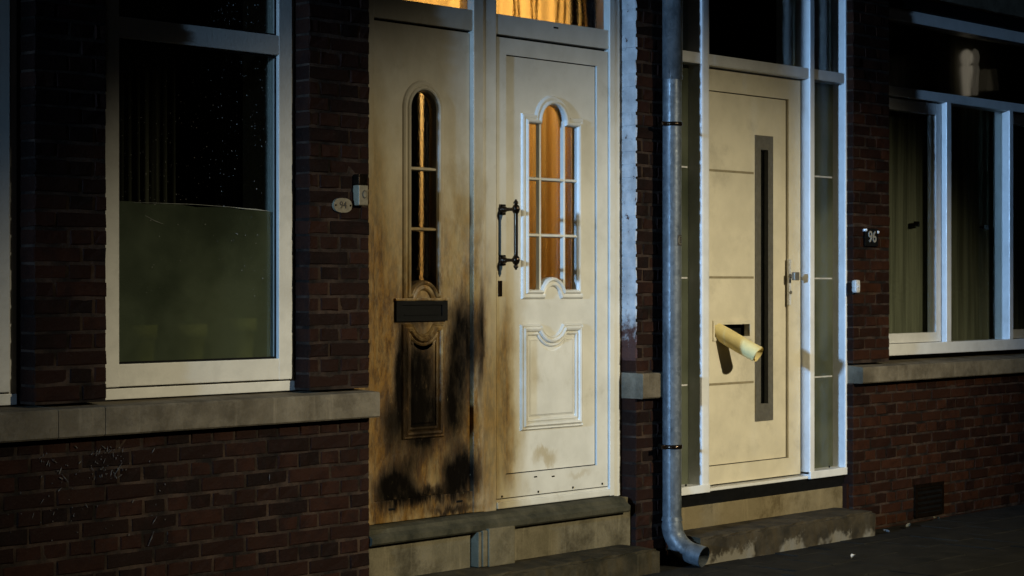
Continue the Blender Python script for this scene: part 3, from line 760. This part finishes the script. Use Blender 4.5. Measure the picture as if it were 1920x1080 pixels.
rz = MB(); rz.box(DOOR_B[0]-.01, X(1580, .055), .055, .3, .02, zC0-.062, .004); rz.build('riser', M['plaster_pale'], houseB)
fill = MB(); fill.box(X(1580, .055)+.001, DOOR_B[1]+.01, .03, .3, -.02, zC0-.05); fill.build('jamb_base', M['brick_far'], houseB)
# leaf
e0, e1 = m1b-.0, m2a-.004
n0, n1 = X(1333, YE)-.09, X(1474, YE); nz0, nz1 = Z(1475, 858, YE), Z(1475, 187, YE)
lz0_, lz1_ = zth-.002, zCt0-.008
stl = MB(); stl.plate(rect(m1b-.02, X(1496, YE), lz0_, lz1_), [rect(n0, n1, nz0, nz1)], YE-.016, YE+.05)
cdoor = stl.build('front_door', M['cream_door'], houseB)
sx0, sx1, sz0, sz1 = X(1415, YE), X(1448, YE), Z(1415, 790, YE), Z(1415, 253, YE)
ox0, ox1, oz0, oz1 = X(1352, YE), X(1404, YE), Z(1340, 632, YE), Z(1340, 609, YE)
pl = MB(); pl.plate(rect(n0-.005, n1+.005, nz0-.005, nz1+.005), [rect(sx0+.03, sx1-.03, sz0+.06, sz1-.06), rect(ox0-.06, ox1, oz0, oz1)], YE, YE+.03)
pl.build('door_panel', M['cream_door'], cdoor)
gk = MB(); gk.sweep(rect(n0, n1, nz0, nz1), [(-.004, 0), (-.004, .0008), (.001, .0008)], YE); gk.build('panel_gap', M['black'], cdoor)
for py in (319, 520, 721):
    g = MB(); z = Z(1333, py, YE); g.box(n0+.01, X(1413, YE), YE-.0009, YE+.004, z-.006, z+.006, 0); g.build('groove', M['groove'], cdoor)
sl = MB(); sl.plate(rect(sx0, sx1, sz0, sz1), [rect(sx0+.048, sx1-.046, sz0+.09, sz1-.075)], YE-.006, YE+.02); sl.build('glazing_strip_frame', M['steel'], cdoor)
pane('pane', sx0+.02, sx1-.02, sz0+.07, sz1-.07, YE+.012, M['glass'], cdoor)
bb = MB(); bb.box(sx0+.02, sx1-.02, YE+.031, YE+.04, sz0+.04, sz1-.04); bb.box(ox0-.07, ox1+.01, YE+.05, YE+.06, oz0-.02, oz1+.02); bb.build('dark_backing', M['black'], cdoor)
lr = MB(); lr.plate(rect(ox0-.075, ox1+.022, oz0-.020, oz1+.022), [rect(ox0-.062, ox1, oz0, oz1)], YE-.007, YE+.002); lr.build('letterbox_rim', M['cream_door'], cdoor)
# door furniture
x = X(1479, YE-.02); z0h, z1h = Z(1490, 572, YE-.02), Z(1490, 486, YE-.02)
hd = MB(); hd.box(x-.009, x+.009, YE-.030, YE-.015, z0h, z1h, .003); hd.build('handle_plate', M['chrome'], cdoor)
zk = Z(1500, 518, YE-.06)
hd = MB(); hd.tube([(x, YE-.024, zk), (x, YE-.055, zk)], [.010, .010], 12); hd.box(x-.022, x+.022, YE-.075, YE-.052, zk-.022, zk+.022, .004); hd.build('door_knob', M['steel'], cdoor)
hd = MB(); zz = Z(1490, 548, YE-.03); hd.tube([(x, YE-.036, zz), (x, YE-.024, zz)], .009, 12); hd.build('lock_cylinder', M['steel'], cdoor)
# sidelights and fanlights
for nm, a, b in (('side_light', DOOR_B[0]+.05, m1a), ('side_light', m2b, m3a)):
    w = empty(nm, ((a+b)/2, .1, zC0), parent=houseB)
    pane('pane', a-.004, b+.006, zth, zCt0+.01, .125, M['frosted'], w)
    pane('backing_blind', a-.02, b+.02, zth-.02, zCt0+.02, .19, M['pleat'], w)
    for py in (313, 521, 722):
        z = Z(1285, py+0, .125); s = MB(); s.box(a+.006, b-.01, .1235, .1262, z-.004, z+.004); s.build('etched_line', M['white_plastic'], w)
for a, b in ((DOOR_B[0]+.05, m1a), (m1b, m2a), (m2b, m3a)):
    w = empty('fanlight', ((a+b)/2, .1, zCt1), parent=houseB)
    pane('pane', a-.004, b+.006, zCt1-.01, 3.15, .125, M['glass'], w)
    if a > 1.5: 
        rv = MB(); rv.box(b-.03, b-.008, .1315, .24, zCt1-.01, 3.15); rv.build('inner_reveal', M['white_frame_right'], w)
room('vestibule', DOOR_B[0]+.02, DOOR_B[1]-.02, .301, 2.2, .2, 3.5, M['dark_room'], houseB)
vl = MB(); vl.box(DOOR_B[0]-.005, DOOR_B[0]+.02, .171, .32, zC0, 3.4); vl.box(DOOR_B[1]-.02, DOOR_B[1]+.005, .171, .32, zC0, 3.4); vl.box(DOOR_B[0], DOOR_B[1], .171, .32, 3.3, 3.42); vl.build('vestibule_lining', M['dark_room'], houseB)

# ------------------------------------------------------------------ right house: window
YC = .080
wC = empty('window', (4.3, .1, SC1), parent=houseB)
zc0 = Z(1668, 667, YC); zc1 = Z(1668, 645, YC); ztr0, ztr1 = Z(1668, 178, YC-.02), Z(1668, 160, YC-.02); zhd0, zhd1 = Z(1668, 35, YC-.03), Z(1668, 12, YC-.03)
f = MB()
f.box(WIN_C[0]-.03, WIN_C[1]+.03, YC-.02, .17, zc0, zc1, .006)
f.box(WIN_C[0]-.03, WIN_C[1]+.03, YC-.015, .17, ztr0, ztr1, .006)
f.box(WIN_C[0]-.03, WIN_C[1]+.03, YC-.03, .17, zhd0, zhd1, .005)
mull = [(X(1775, YC-.02), X(1784, YC-.02)), (X(1893, YC-.02), X(1900, YC-.02))]
d_ = mull[1][0]-mull[0][0]
mull.append((mull[1][0]+.62, mull[1][1]+.62))
for a, b in mull: f.box(a, b, YC-.021, .165, zc1-.004, ztr0+.004, .006)
f.box(WIN_C[0]-.03, WIN_C[0]+.02, YC, .17, zc1, zhd0, .004); f.box(WIN_C[1]-.05, WIN_C[1]+.03, YC, .17, zc1, zhd0, .004)
f.build('frame', M['white_frame_right'], wC)
bays = [(WIN_C[0]+.02, mull[0][0], True), (mull[0][1], mull[1][0], False), (mull[1][1], mull[2][0], True)]
for a, b, cas in bays:
    if cas:
        g = MB(); g.plate(rect(a-.004, b-.012, zc1+.003, ztr0-.010), [rect(a+.045, b-.066, zc1+.058, ztr0-.075)], YC+.012, YC+.07); g.build('casement', M['white_frame_right'], wC)
        g = MB(); g.box(b-.011, b, YC+.03, YC+.06, zc1, ztr0); g.build('casement_gap', M['black'], wC)
        pane('pane', a+.04, b-.06, zc1+.05, ztr0-.07, YC+.035, M['glass'], wC)
    else: pane('pane', a-.004, b+.004, zc1-.004, ztr0+.004, YC+.03, M['glass'], wC)
pane('pane', WIN_C[0], WIN_C[1], ztr1-.004, zhd0+.004, YC+.03, M['obscured'], wC)
for px, py in ((1717, 420), (1847, 426)):
    hk = MB(); x, z = W(px, py, .16); hk.box(x-.03, x+.03, .150, .158, z-.016, z+.016, .004); hk.tube([(x-.005, .158, z), (x-.005, .20, z)], .006, 8); hk.build('window_latch', M['iron'], wC)
room('room', WIN_C[0]-.3, WIN_C[1]+.6, .302, 2.6, .5, 3.6, M['dark_room'], houseB)
# concrete lintel
zl = Z(1668, 0, 0)-.004
lt = MB(); lt.box(WIN_C[0]+.003, WIN_C[1]-.003, -.02, .30, zhd1+.075, 3.298, .006); lt.build('lintel', M['sill'], houseB)
lt = MB(); lt.box(WIN_C[0]+.003, WIN_C[1]-.003, .03, .30, zhd1+.002, zhd1+.074); lt.build('head_gap_strip', M['black'], houseB)  # plain black strip in the gap between window head and lintel
# air brick / cellar hatch
v = MB(); v.box(VENT[0]+.006, VENT[1]-.006, -.002, .10, VENT[2], VENT[3]); v.build('cellar_hatch', M['black'], houseB)
v = MB(); v.plate(rect(VENT[0]+.004, VENT[1]-.004, VENT[2], VENT[3]), [rect(VENT[0]+.03, VENT[1]-.03, VENT[2]+.02, VENT[3]-.02)], -.010, .03); v.build('hatch_frame', M['iron'], houseB)
for k in range(5):
    g = MB(); z = VENT[2]+.03+.03*k; g.box(VENT[0]+.028, VENT[1]-.028, -.007, .004, z, z+.012); g.build('hatch_slat', M['iron'], houseB)
# plain upper storey strip and flat roof edge closing the houses from above
for hse, a, b in ((houseA, -5.2, 1.149), (houseB, 1.151, 7.2)):
    r = MB(); r.box(a, b, -.05, 3.4, WTOP, WTOP+.12); r.build('cornice', M['sill'], hse)

# ------------------------------------------------------------------ curtains
def curtain(name, x0, x1, y, z0, z1, mat, label, folds, amp=.018, seed=1, edge=0.0, group=None):
    rnd = random.Random(seed); n = max(16, int(folds*9)); mb = MB(); vs = []; fs = []
    ph = [rnd.uniform(0, 6.28) for _ in range(4)]
    rows = 9
    for r in range(rows):
        t = r/(rows-1)
        for k in range(n+1):
            u = k/n; w = math.sin(u*folds*2*PI+ph[0]+.5*math.sin(u*5+ph[1]))+.4*math.sin(u*folds*4.6*PI+ph[2])
            vs.append((x0+(x1-x0)*u+edge*math.sin(t*9+ph[3])*.3, y+amp*w*(1-.25*t), z0+(z1-z0)*t))
    for r in range(rows-1):
        for k in range(n): i = r*(n+1)+k; fs.append((i, i+1, i+n+2, i+n+1))
    mb.add(vs, fs, 0, True); o = mb.build(name, mat)
    tag(o, label, 'curtain', group); return o
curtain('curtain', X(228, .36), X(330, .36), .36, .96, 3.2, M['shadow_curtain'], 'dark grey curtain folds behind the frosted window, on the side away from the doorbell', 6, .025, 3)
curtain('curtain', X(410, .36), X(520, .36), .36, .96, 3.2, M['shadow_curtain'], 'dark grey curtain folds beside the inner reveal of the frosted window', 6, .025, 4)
curtain('curtain', WIN_C[0]-.1, WIN_C[1]+.2, .195, .98, ztr1-.02, M['pleat'], 'olive pleated curtain hanging behind the three lower panes', 22, .016, 8)
curtain('curtain', WIN_C[0]-.1, WIN_C[1]+.2, .33, ztr1-.10, 3.10, M['pleat'], 'dark gathered curtain behind the wide top pane', 40, .012, 9)
curtain('curtain', X(985, .2)-.1, wcx+.132, .23, .9, 2.50, M['net'], 'golden lit curtain half behind the door glass, on the pull handle side', 4, .024, 12)
curtain('curtain', wcx+.143, X(1085, .2)+.16, .23, .9, 2.50, M['net'], 'golden lit curtain half behind the door glass, on the drainpipe side', 4, .024, 22)
curtain('curtain', gx0-.16, gcx+.088, .20, 1.0, 2.48, M['drape'], 'brown curtain half hanging behind the arched glass', 4, .010, 13)
curtain('curtain', gcx+.094, gx1+.22, .20, 1.0, 2.48, M['drape'], 'brown curtain half with a lit slit beside it behind the arched glass', 4, .010, 14)
curtain('curtain', xJL-.02, xP0+.14, .215, zTG-.03, 3.25, M['net'], 'golden lit curtain behind the fanlight over the arched glass leaf', 3, .006, 15)
gold = curtain('curtain', xP1, X(1062, .215)+.02, .215, zTG-.03, 3.25, M['net'], 'golden lit curtain behind the fanlight over the nine-pane leaf', 3, .006, 16)
curtain('curtain', X(1066, .215)+.02, xJ0+.1, .225, zTG-.05, 3.25, M['drape'], 'dark brown curtain beside the golden one in the wide fanlight', 3, .006, 17)
for k, px in enumerate((965, 974, 1000, 1009, 1048, 1060, 1089, 1100)):  # added strands standing for bright reflection lines in the textured glass
    mb = MB(); vs = []
    x = X(px, .17)
    mb.tube([(x+.006*math.sin(q*1.3+k), .178, zTG-.03+.06*q) for q in range(11)], [.006+.0015*math.sin(q*2+k) for q in range(11)], 8)
    mb.build('reflection_strand', M['cream_sheer'], gold)
# hall pendant lamp
hp = empty('pendant_lamp', (.10, 1.1, 2.95), 'warm pendant lamp lit in the hallway behind the double door', 'lamp')
mb = MB(); mb.tube([(.10, 1.1, 3.45), (.10, 1.1, 3.10)], .004, 6); mb.build('flex', M['black'], hp)
mb = MB(); mb.tube([(.10, 1.1, 3.12), (.10, 1.1, 3.02), (.10, 1.1, 2.92)], [.03, .10, .15], 20, False); mb.build('shade_or_glow', M['cream_sheer'], hp)
mb = MB(); mb.tube([(.10, 1.1, 2.91+.012*k) for k in range(8)], [.012, .026, .034, .036, .034, .028, .018, .012], 14); mb.build('bulb', M['lamp_warm'], hp)
def point(loc, w, col, r, parent):
    l = bpy.data.lights.new('bulb_light', 'POINT'); l.energy = w; l.color = col; l.shadow_soft_size = r
    o = bpy.data.objects.new('bulb_light', l); COL.objects.link(o); o.location = loc; attach(o, parent); return o
HALL_W = 115
point((.10, 1.1, 2.80), HALL_W, (1, .83, .50), .05, hp)
# added glowing shapes standing for the reflection in the right window's top pane
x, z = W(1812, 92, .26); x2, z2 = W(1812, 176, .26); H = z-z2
lw = empty('reflection_glow', (x, .26, z2), 'pale double glow added for a reflection in the top pane of the curtained window', 'lamp')
mb = MB(); mb.tube([(x, .26, z2+H*q) for q in (.635, .67, .76, .86, .94, .99)], [.014, .030, .037, .036, .026, .008], 16); mb.build('shade_or_glow', M['reflection_dim'], lw)
mb = MB(); mb.tube([(x, .26, z2+H*q) for q in (-.04, .15, .35, .55, .62, .64)], [.024, .027, .031, .036, .034, .016], 16); mb.build('lower_glow_lobe', M['reflection_dim'], lw)
mb = MB(); mb.tube([(x, .26, z2+H*.96), (x, .26, 3.25)], .002, 6); mb.build('flex', M['black'], lw)  # flex added above the reflection glow
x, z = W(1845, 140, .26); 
lw = empty('faint_reflection_glow', (x, .26, ztr1), 'faint squat glow added beside the double one for the same reflection', 'lamp')
mb = MB(); mb.tube([(x, .26, z-.10), (x, .26, z-.05), (x, .26, z+.03)], [.055, .05, .035], 16); mb.build('shade_or_glow', M['reflection_dimmer'], lw)
mb = MB(); mb.tube([(x, .26, ztr1-.02), (x, .26, z-.08)], .012, 8); mb.build('glow_stem', M['iron'], lw)  # stem added below the fainter reflection glow
# pots behind the frosted film
for k, (px, w, h) in enumerate(((262, .062, .25), (354, .066, .25), (448, .066, .27))):
    x = X(px, .19); z0 = .956
    fp = empty('flower_pot', (x, .19, z0), ('yellow flower pot behind frosted film beside the brick pier side', 'middle yellow flower pot of three behind the frosted film', 'yellow flower pot behind frosted film nearest the house number')[k], 'pot', 'pots behind the frosted film')
    mb = MB(); mb.tube([(x, .19, z0), (x, .19, z0+h*.8), (x, .19, z0+h*.8), (x, .19, z0+h), (x, .19, z0+h*.95)], [w*.72, w*.95, w*1.08, w*1.1, w*.8], 18); mb.build('pot', M['terracotta'], fp)
    mb = MB(); rnd = random.Random(k)
    for q in range(9):
        a = rnd.uniform(0, 6.28); l = rnd.uniform(.03, .06)
        mb.tube([(x, .19, z0+h*.9), (x+.4*l*math.cos(a), .19+.1*l*math.sin(a), z0+h+.5*l), (x+.7*l*math.cos(a), .19+.15*l*math.sin(a), z0+h+.8*l)], [.004, .009, .002], 5, True, 0, .4)
    mb.build('foliage', M['leaf'], fp)

# ------------------------------------------------------------------ number plates and bells
def text_mesh(name, body, size, mat, parent, loc, depth=.002, sx=1.0):
    cu = bpy.data.curves.new('t', 'FONT'); cu.body = body; cu.size = size; cu.extrude = depth; cu.align_x = 'CENTER'; cu.align_y = 'CENTER'; cu.offset = size*.012
    to = bpy.data.objects.new('t', cu); COL.objects.link(to); bpy.context.view_layer.update()
    me = bpy.data.meshes.new_from_object(to.evaluated_get(bpy.context.evaluated_depsgraph_get())); bpy.data.objects.remove(to)
    me.name = name
    me.transform(Matrix.Translation(loc) @ Matrix.Rotation(PI/2, 4, 'X') @ Matrix.Diagonal((sx, 1, 1, 1)))
    me.materials.clear(); me.materials.append(mat)
    o = bpy.data.objects.new(name, me); COL.objects.link(o); attach(o, parent); return o
x, z = W(643, 385, -.008)
np_ = empty('number_plate', (x, 0, z), 'oval worn enamel plate reading 94 on dark brick', 'number plate')
mb = MB()
ov = [(x+.050*math.copysign(abs(math.cos(t))**.85, math.cos(t)), z+.030*math.copysign(abs(math.sin(t))**.8, math.sin(t))) for t in [2*PI*k/32 for k in range(32)]]
mb.prism(ov, -.009, .004); mb.build('plate', M['plate'], np_)
text_mesh('digits', '94', .040, M['ink'], np_, (x, -.0092, z), .001)
mb = MB()
for s in (-1, 1): mb.tube([(x+s*.041, -.011, z), (x+s*.041, -.008, z)], .004, 8)
mb.build('screw', M['iron'], np_)
x, z = W(1634, 445, -.012)
np2 = empty('number_plate', (x, 0, z), 'dark house number plate with pale digits 96 beside the curtained window', 'number plate')
mb = MB(); mb.box(x-.068, x+.068, -.014, -.010, z-.05, z+.05, .003); mb.build('plate', M['black'], np2)
text_mesh('digits', '96', .088, M['plate_digit'], np2, (x, -.018, z), .002, .95)
mb = MB()
for dx, dz in ((-.062, .040), (.062, .030)): mb.tube([(x+dx, -.023, z+dz), (x+dx, -.020, z+dz), (x+dx, .008, z+dz)], [.004, .0085, .0085], 10)
mb.build('screw', M['chrome'], np2)
x0, x1 = X(679, -.045), X(694, -.045); z0, z1 = Z(684, 385, -.045), Z(684, 347, -.045); zt = Z(684, 326, -.045)
x1 = min(x1, DOOR_A[0]-.004); x0 = x1-.052
db = empty('doorbell', ((x0+x1)/2, 0, z0), 'pale metal doorbell with oval button and black top beside the stained door', 'doorbell')
mb = MB(); mb.box(x0, x1, -.034, .004, z0, z1, .004); mb.build('housing', M['plate'], db)
mb = MB(); mb.box(x0+.001, x1-.001, -.032, .004, z1+.0005, zt, .005); mb.build('cap', M['iron'], db)
mb = MB(); cx, cz = (x0+x1)/2+.004, (z0+z1)/2+.004
mb.prism([(cx+.012*math.cos(t), cz+.017*math.sin(t)) for t in [2*PI*k/20 for k in range(20)]], -.036, -.030); bo = mb.build('button_rim', M['ink'], db)
mb = MB(); mb.prism([(cx+.009*math.cos(t), cz+.013*math.sin(t)) for t in [2*PI*k/20 for k in range(20)]], -.038, -.030); mb.build('button', M['plate'], db)
x, z = W(1592, 537, -.01)
x = DOOR_B[1]+.004
db2 = empty('doorbell', (x, 0, z), 'small rounded white plastic doorbell beside the cream door', 'doorbell')
mb = MB(); mb.box(x-.018, x+.024, -.030, .004, z-.036, z+.036, .012); mb.build('housing', M['white_plastic'], db2)
mb = MB(); mb.tube([(x+.003, -.033, z), (x+.003, -.028, z)], .009, 14); mb.build('button', M['chrome'], db2)

# ------------------------------------------------------------------ drainpipe
yp = -.078; xp = X(1260, yp); R = .046
dp = empty('drainpipe', (xp, yp, 0), 'galvanised drainpipe with thicker top sleeve and curved outlet beside the white sidelight', 'drainpipe')
mb = MB(); mb.tube([(xp, yp, .20+.2*k) for k in range(14)], R, 28, False); mb.build('pipe', M['zinc'], dp)
mb = MB(); mb.tube([(xp-.040, yp-.0235, .24), (xp-.040, yp-.0235, 2.4)], .0022, 8); mb.build('pipe_seam', M['zinc'], dp)
zs = Z(1260, 150, yp); 
mb = MB(); mb.tube([(xp+.002, yp-.001, zs), (xp+.002, yp-.001, zs+.002), (xp+.002, yp-.001, 3.7)], [.040, .0495, .0495], 28, False); mb.build('sleeve', M['zinc'], dp)
mb = MB(); path = [(xp, yp, .215), (xp, yp, .19)]+[(xp+.02*math.sin(t)+0, yp-.14*(1-math.cos(t)), .185-.125*math.sin(t)) for t in [PI/2*k/8 for k in range(1, 9)]]
path += [(xp+.024, yp-.175, .052)]
mb.tube(path, [.0455, .051]+[.051]*8+[.051], 28, False); 
mb.tube([(q[0], q[1], q[2]) for q in path[4:]], .047, 28, False); mb.build('outlet_elbow', M['zinc'], dp)
mb = MB(); mb.tube([(xp, yp, .215), (xp, yp, .235)], [.0515, .0475], 28, False); mb.build('elbow_collar', M['zinc'], dp)
for py in (233, 837):
    z = Z(1260, py, yp); mb = MB(); mb.tube([(xp, yp, z-.010), (xp, yp, z-.009), (xp, yp, z+.009), (xp, yp, z+.010)], [R, R+.006, R+.006, R], 28, False)
    mb.box(xp-.080, xp-.044, yp-.004, yp+.004, z-.010, z+.010, .002); mb.box(xp-.008, xp+.008, yp+.046, .02, z-.008, z+.008); mb.box(xp+.044, xp+.062, yp-.006, yp+.006, z-.010, z+.010, .002)
    mb.build('pipe_bracket', M['iron'], dp)
def on_pipe(u, v, zc, r, a0):     # u across in metres, v up
    a = a0+u/r; return (xp+r*math.cos(a), yp+r*math.sin(a), zc+v)
zc = Z(1265, 451, yp); a0 = math.radians(-78)
def curved_patch(mb, u0, u1, v0, v1, r, n=8):
    vs = [on_pipe(u0+(u1-u0)*k/n, v, zc, r, a0) for v in (v0, v1) for k in range(n+1)]
    mb.add(vs, [(k, k+1, n+2+k, n+1+k) for k in range(n)])
mb = MB(); curved_patch(mb, -.024, .024, -.026, .026, R+.0012); mb.build('sticker', M['ink'], dp)
mb = MB(); n = 28
ring = [[on_pipe(s*.020*math.cos(2*PI*k/n), s*.022*math.sin(2*PI*k/n), zc, R+.0018, a0) for k in range(n)] for s in (1, .84)]
mb.add(ring[0]+ring[1], [(k, (k+1) % n, n+(k+1) % n, n+k) for k in range(n)])
for u0, u1, v0, v1 in ((-.013, -.005, -.006, -.003), (-.013, -.010, -.006, .008), (-.013, -.005, .006, .009), (.000, .0025, -.008, .010), (.007, .0095, -.008, .010), (.000, .0095, .0085, .011), (-.010, .010, -.016, -.0125)):
    curved_patch(mb, u0, u1, v0, v1, R+.0018, 2)
mb.build('sticker_print', M['steel'], dp)

# ------------------------------------------------------------------ rolled newspaper in the slot
mb = MB(); a = Vector((X(1346, YE)+.0, YE+.03, (oz0+oz1)/2+.012)); b = Vector((X(1346, YE)+.085, YE-.195, (oz0+oz1)/2-.120))
d = (b-a); side = Vector((1, .25, 0)).normalized(); up_ = d.normalized().cross(side); up_ = -up_ if up_.z < 0 else up_
vs = []; nt = 34; turns = 2.6
for s_ in range(7):
    t_ = s_/6
    for k in range(nt*2):
        ang = turns*2*PI*k/(nt*2-1); r_ = .028+.018*k/(nt*2-1)+.003*t_+.0016*math.sin(ang*1.5+t_*5)
        if t_ == 1: r_ += .0012*math.sin(5*ang)
        p = a+d*t_+side*(r_*1.05*math.cos(ang+1.0))+up_*(r_*.95*math.sin(ang+1.0)); vs.append(p)
m_ = nt*2
fs = [(i*m_+k, i*m_+k+1, (i+1)*m_+k+1, (i+1)*m_+k) for i in range(6) for k in range(m_-1)]
mb.add(vs, fs, 0, True)
tag(mb.build('rolled_newspaper', M['paper']), 'rolled yellowish newspaper sticking out of the cream door letter slot', 'newspaper')

# ------------------------------------------------------------------ small dirt: pale splashes on the brick, leaves on the pavement
sp = MB(); rnd = random.Random(11)
for k in range(120):
    if rnd.random() < .6: px, py = rnd.gauss(205, 26), rnd.uniform(838, 900)
    else: px, py = rnd.gauss(105, 28), rnd.uniform(850, 985)
    if rnd.random() < .25: px, py = rnd.uniform(10, 330), rnd.uniform(845, 1020)
    x, z = W(px, py, -.004); L = rnd.choice([.002, .003, .004, .006, .012])*rnd.uniform(.6, 1.2); wd = rnd.uniform(.0012, .0028); an = rnd.choice([rnd.gauss(1.0, .25), rnd.gauss(1.5, .2), rnd.gauss(2.2, .3)])
    ca, sa = math.cos(an), math.sin(an)
    pts = [(x+ca*u*L-sa*v*wd, -.0045, z+sa*u*L+ca*v*wd) for u, v in ((-1, 0), (-.4, -1), (.5, -.7), (1, 0), (.4, .8), (-.5, .9))]
    sp.add(pts+[(x, -.0062, z)], [(q, (q+1) % 6, 6) for q in range(6)])
for px, py, L, an in ((221, 880, .03, .9), (283, 1010, .03, 1.1), (122, 897, .02, 2.3), (290, 975, .016, .9), (505, 895, .014, 1.5), (287, 845, .012, .9)):
    x, z = W(px, py, -.004); ca, sa = math.cos(an), math.sin(an)
    sp.tube([(x-ca*L, -.005, z-sa*L), (x, -.0055, z), (x+ca*L, -.005, z+sa*L)], [.0008, .002, .0006], 6)
o = sp.build('paint_splashes', M['splash']); tag(o, 'pale dried splashes scattered over the brick below the sill', 'splashes', kind='stuff')
rnd = random.Random(3)
labs = ['dry curled leaf lying by the end of the long doorstep', 'pale scrap of paper lying on the dark paving', 'crumpled leaf lying against the brick wall by the cellar hatch', 'small pale crumb of litter on the paving before the long step']
for k, (px, py, y) in enumerate(((1703, 1016, -.16), (1600, 1068, -.62), (1756, 1000, -.10), (1662, 1015, -.2))):
    mb = MB(); x = X(px, y); s = rnd.uniform(.018, .034); vs = []
    for i in range(5):
        for j in range(4):
            u, v = i/4-.5, j/3-.5; w = (1-abs(u*2)**2.2)*.7+.05
            vs.append((x+u*s*2, y+v*s*w*1.6, .006+.010*abs(v)*2+.008*math.sin(u*4+k)+.004*rnd.random()))
    mb.add(vs, [(i*4+j, i*4+j+1, i*4+j+5, i*4+j+4) for i in range(4) for j in range(3)], 0, True)
    tag(mb.build('dry_leaf' if k in (0, 2) else 'litter_scrap', M['plaster'] if k % 2 == 0 else M['white_plastic']), labs[k], 'leaf' if k in (0, 2) else 'litter')

# ------------------------------------------------------------------ street lamps outside the view (their light falls on the houses)
def street_lamp(pos, aim, watt, col, cone, glow, label, size, wide=1.0):
    base = (pos.x, pos.y-.9, -.03); L = empty('street_lamp', base, label, 'street lamp', 'street lamps')
    mb = MB(); mb.tube([(base[0], base[1], -.03), (base[0], base[1], .8), (base[0], base[1], .82), (base[0], base[1], pos.z)], [.075, .07, .05, .038], 16); mb.build('pole', M['steel'], L)
    mb = MB(); mb.tube([(base[0], base[1], pos.z-.02), (base[0], base[1]+.06, pos.z+.12), (base[0], base[1]+.3, pos.z+.18), (pos.x, pos.y-.1, pos.z+.17)], .025, 10); mb.build('arm', M['steel'], L)
    mb = MB(); mb.box(pos.x-.12, pos.x+.12, pos.y-.42, pos.y+.10, pos.z+.13, pos.z+.22, .03); mb.build('lamp_head', M['steel'], L)
    mb = MB(); mb.box(pos.x-.09, pos.x+.09, pos.y-.35, pos.y+.05, pos.z+.118, pos.z+.131); mb.build('lamp_lens', glow, L)
    l = bpy.data.lights.new('street_light', 'SPOT'); l.energy = watt; l.color = col; l.spot_size = cone; l.spot_blend = 1.0; l.shadow_soft_size = size
    o = bpy.data.objects.new('street_light', l); COL.objects.link(o); o.location = pos
    o.rotation_euler = (aim-pos).to_track_quat('-Z', 'Y').to_euler(); o.scale = (wide, 1, 1); attach(o, L)
street_lamp(WARM_POS, WARM_AIM, WARM_W, WARM_COL, WARM_CONE, M['lamp_warm'], 'warm street lamp across the road from the two front doors', .12, 1.95)
street_lamp(COOL_POS, COOL_AIM, COOL_W, COOL_COL, COOL_CONE, M['lamp_cool'], 'cool white street lamp far down the street', .35, .42)
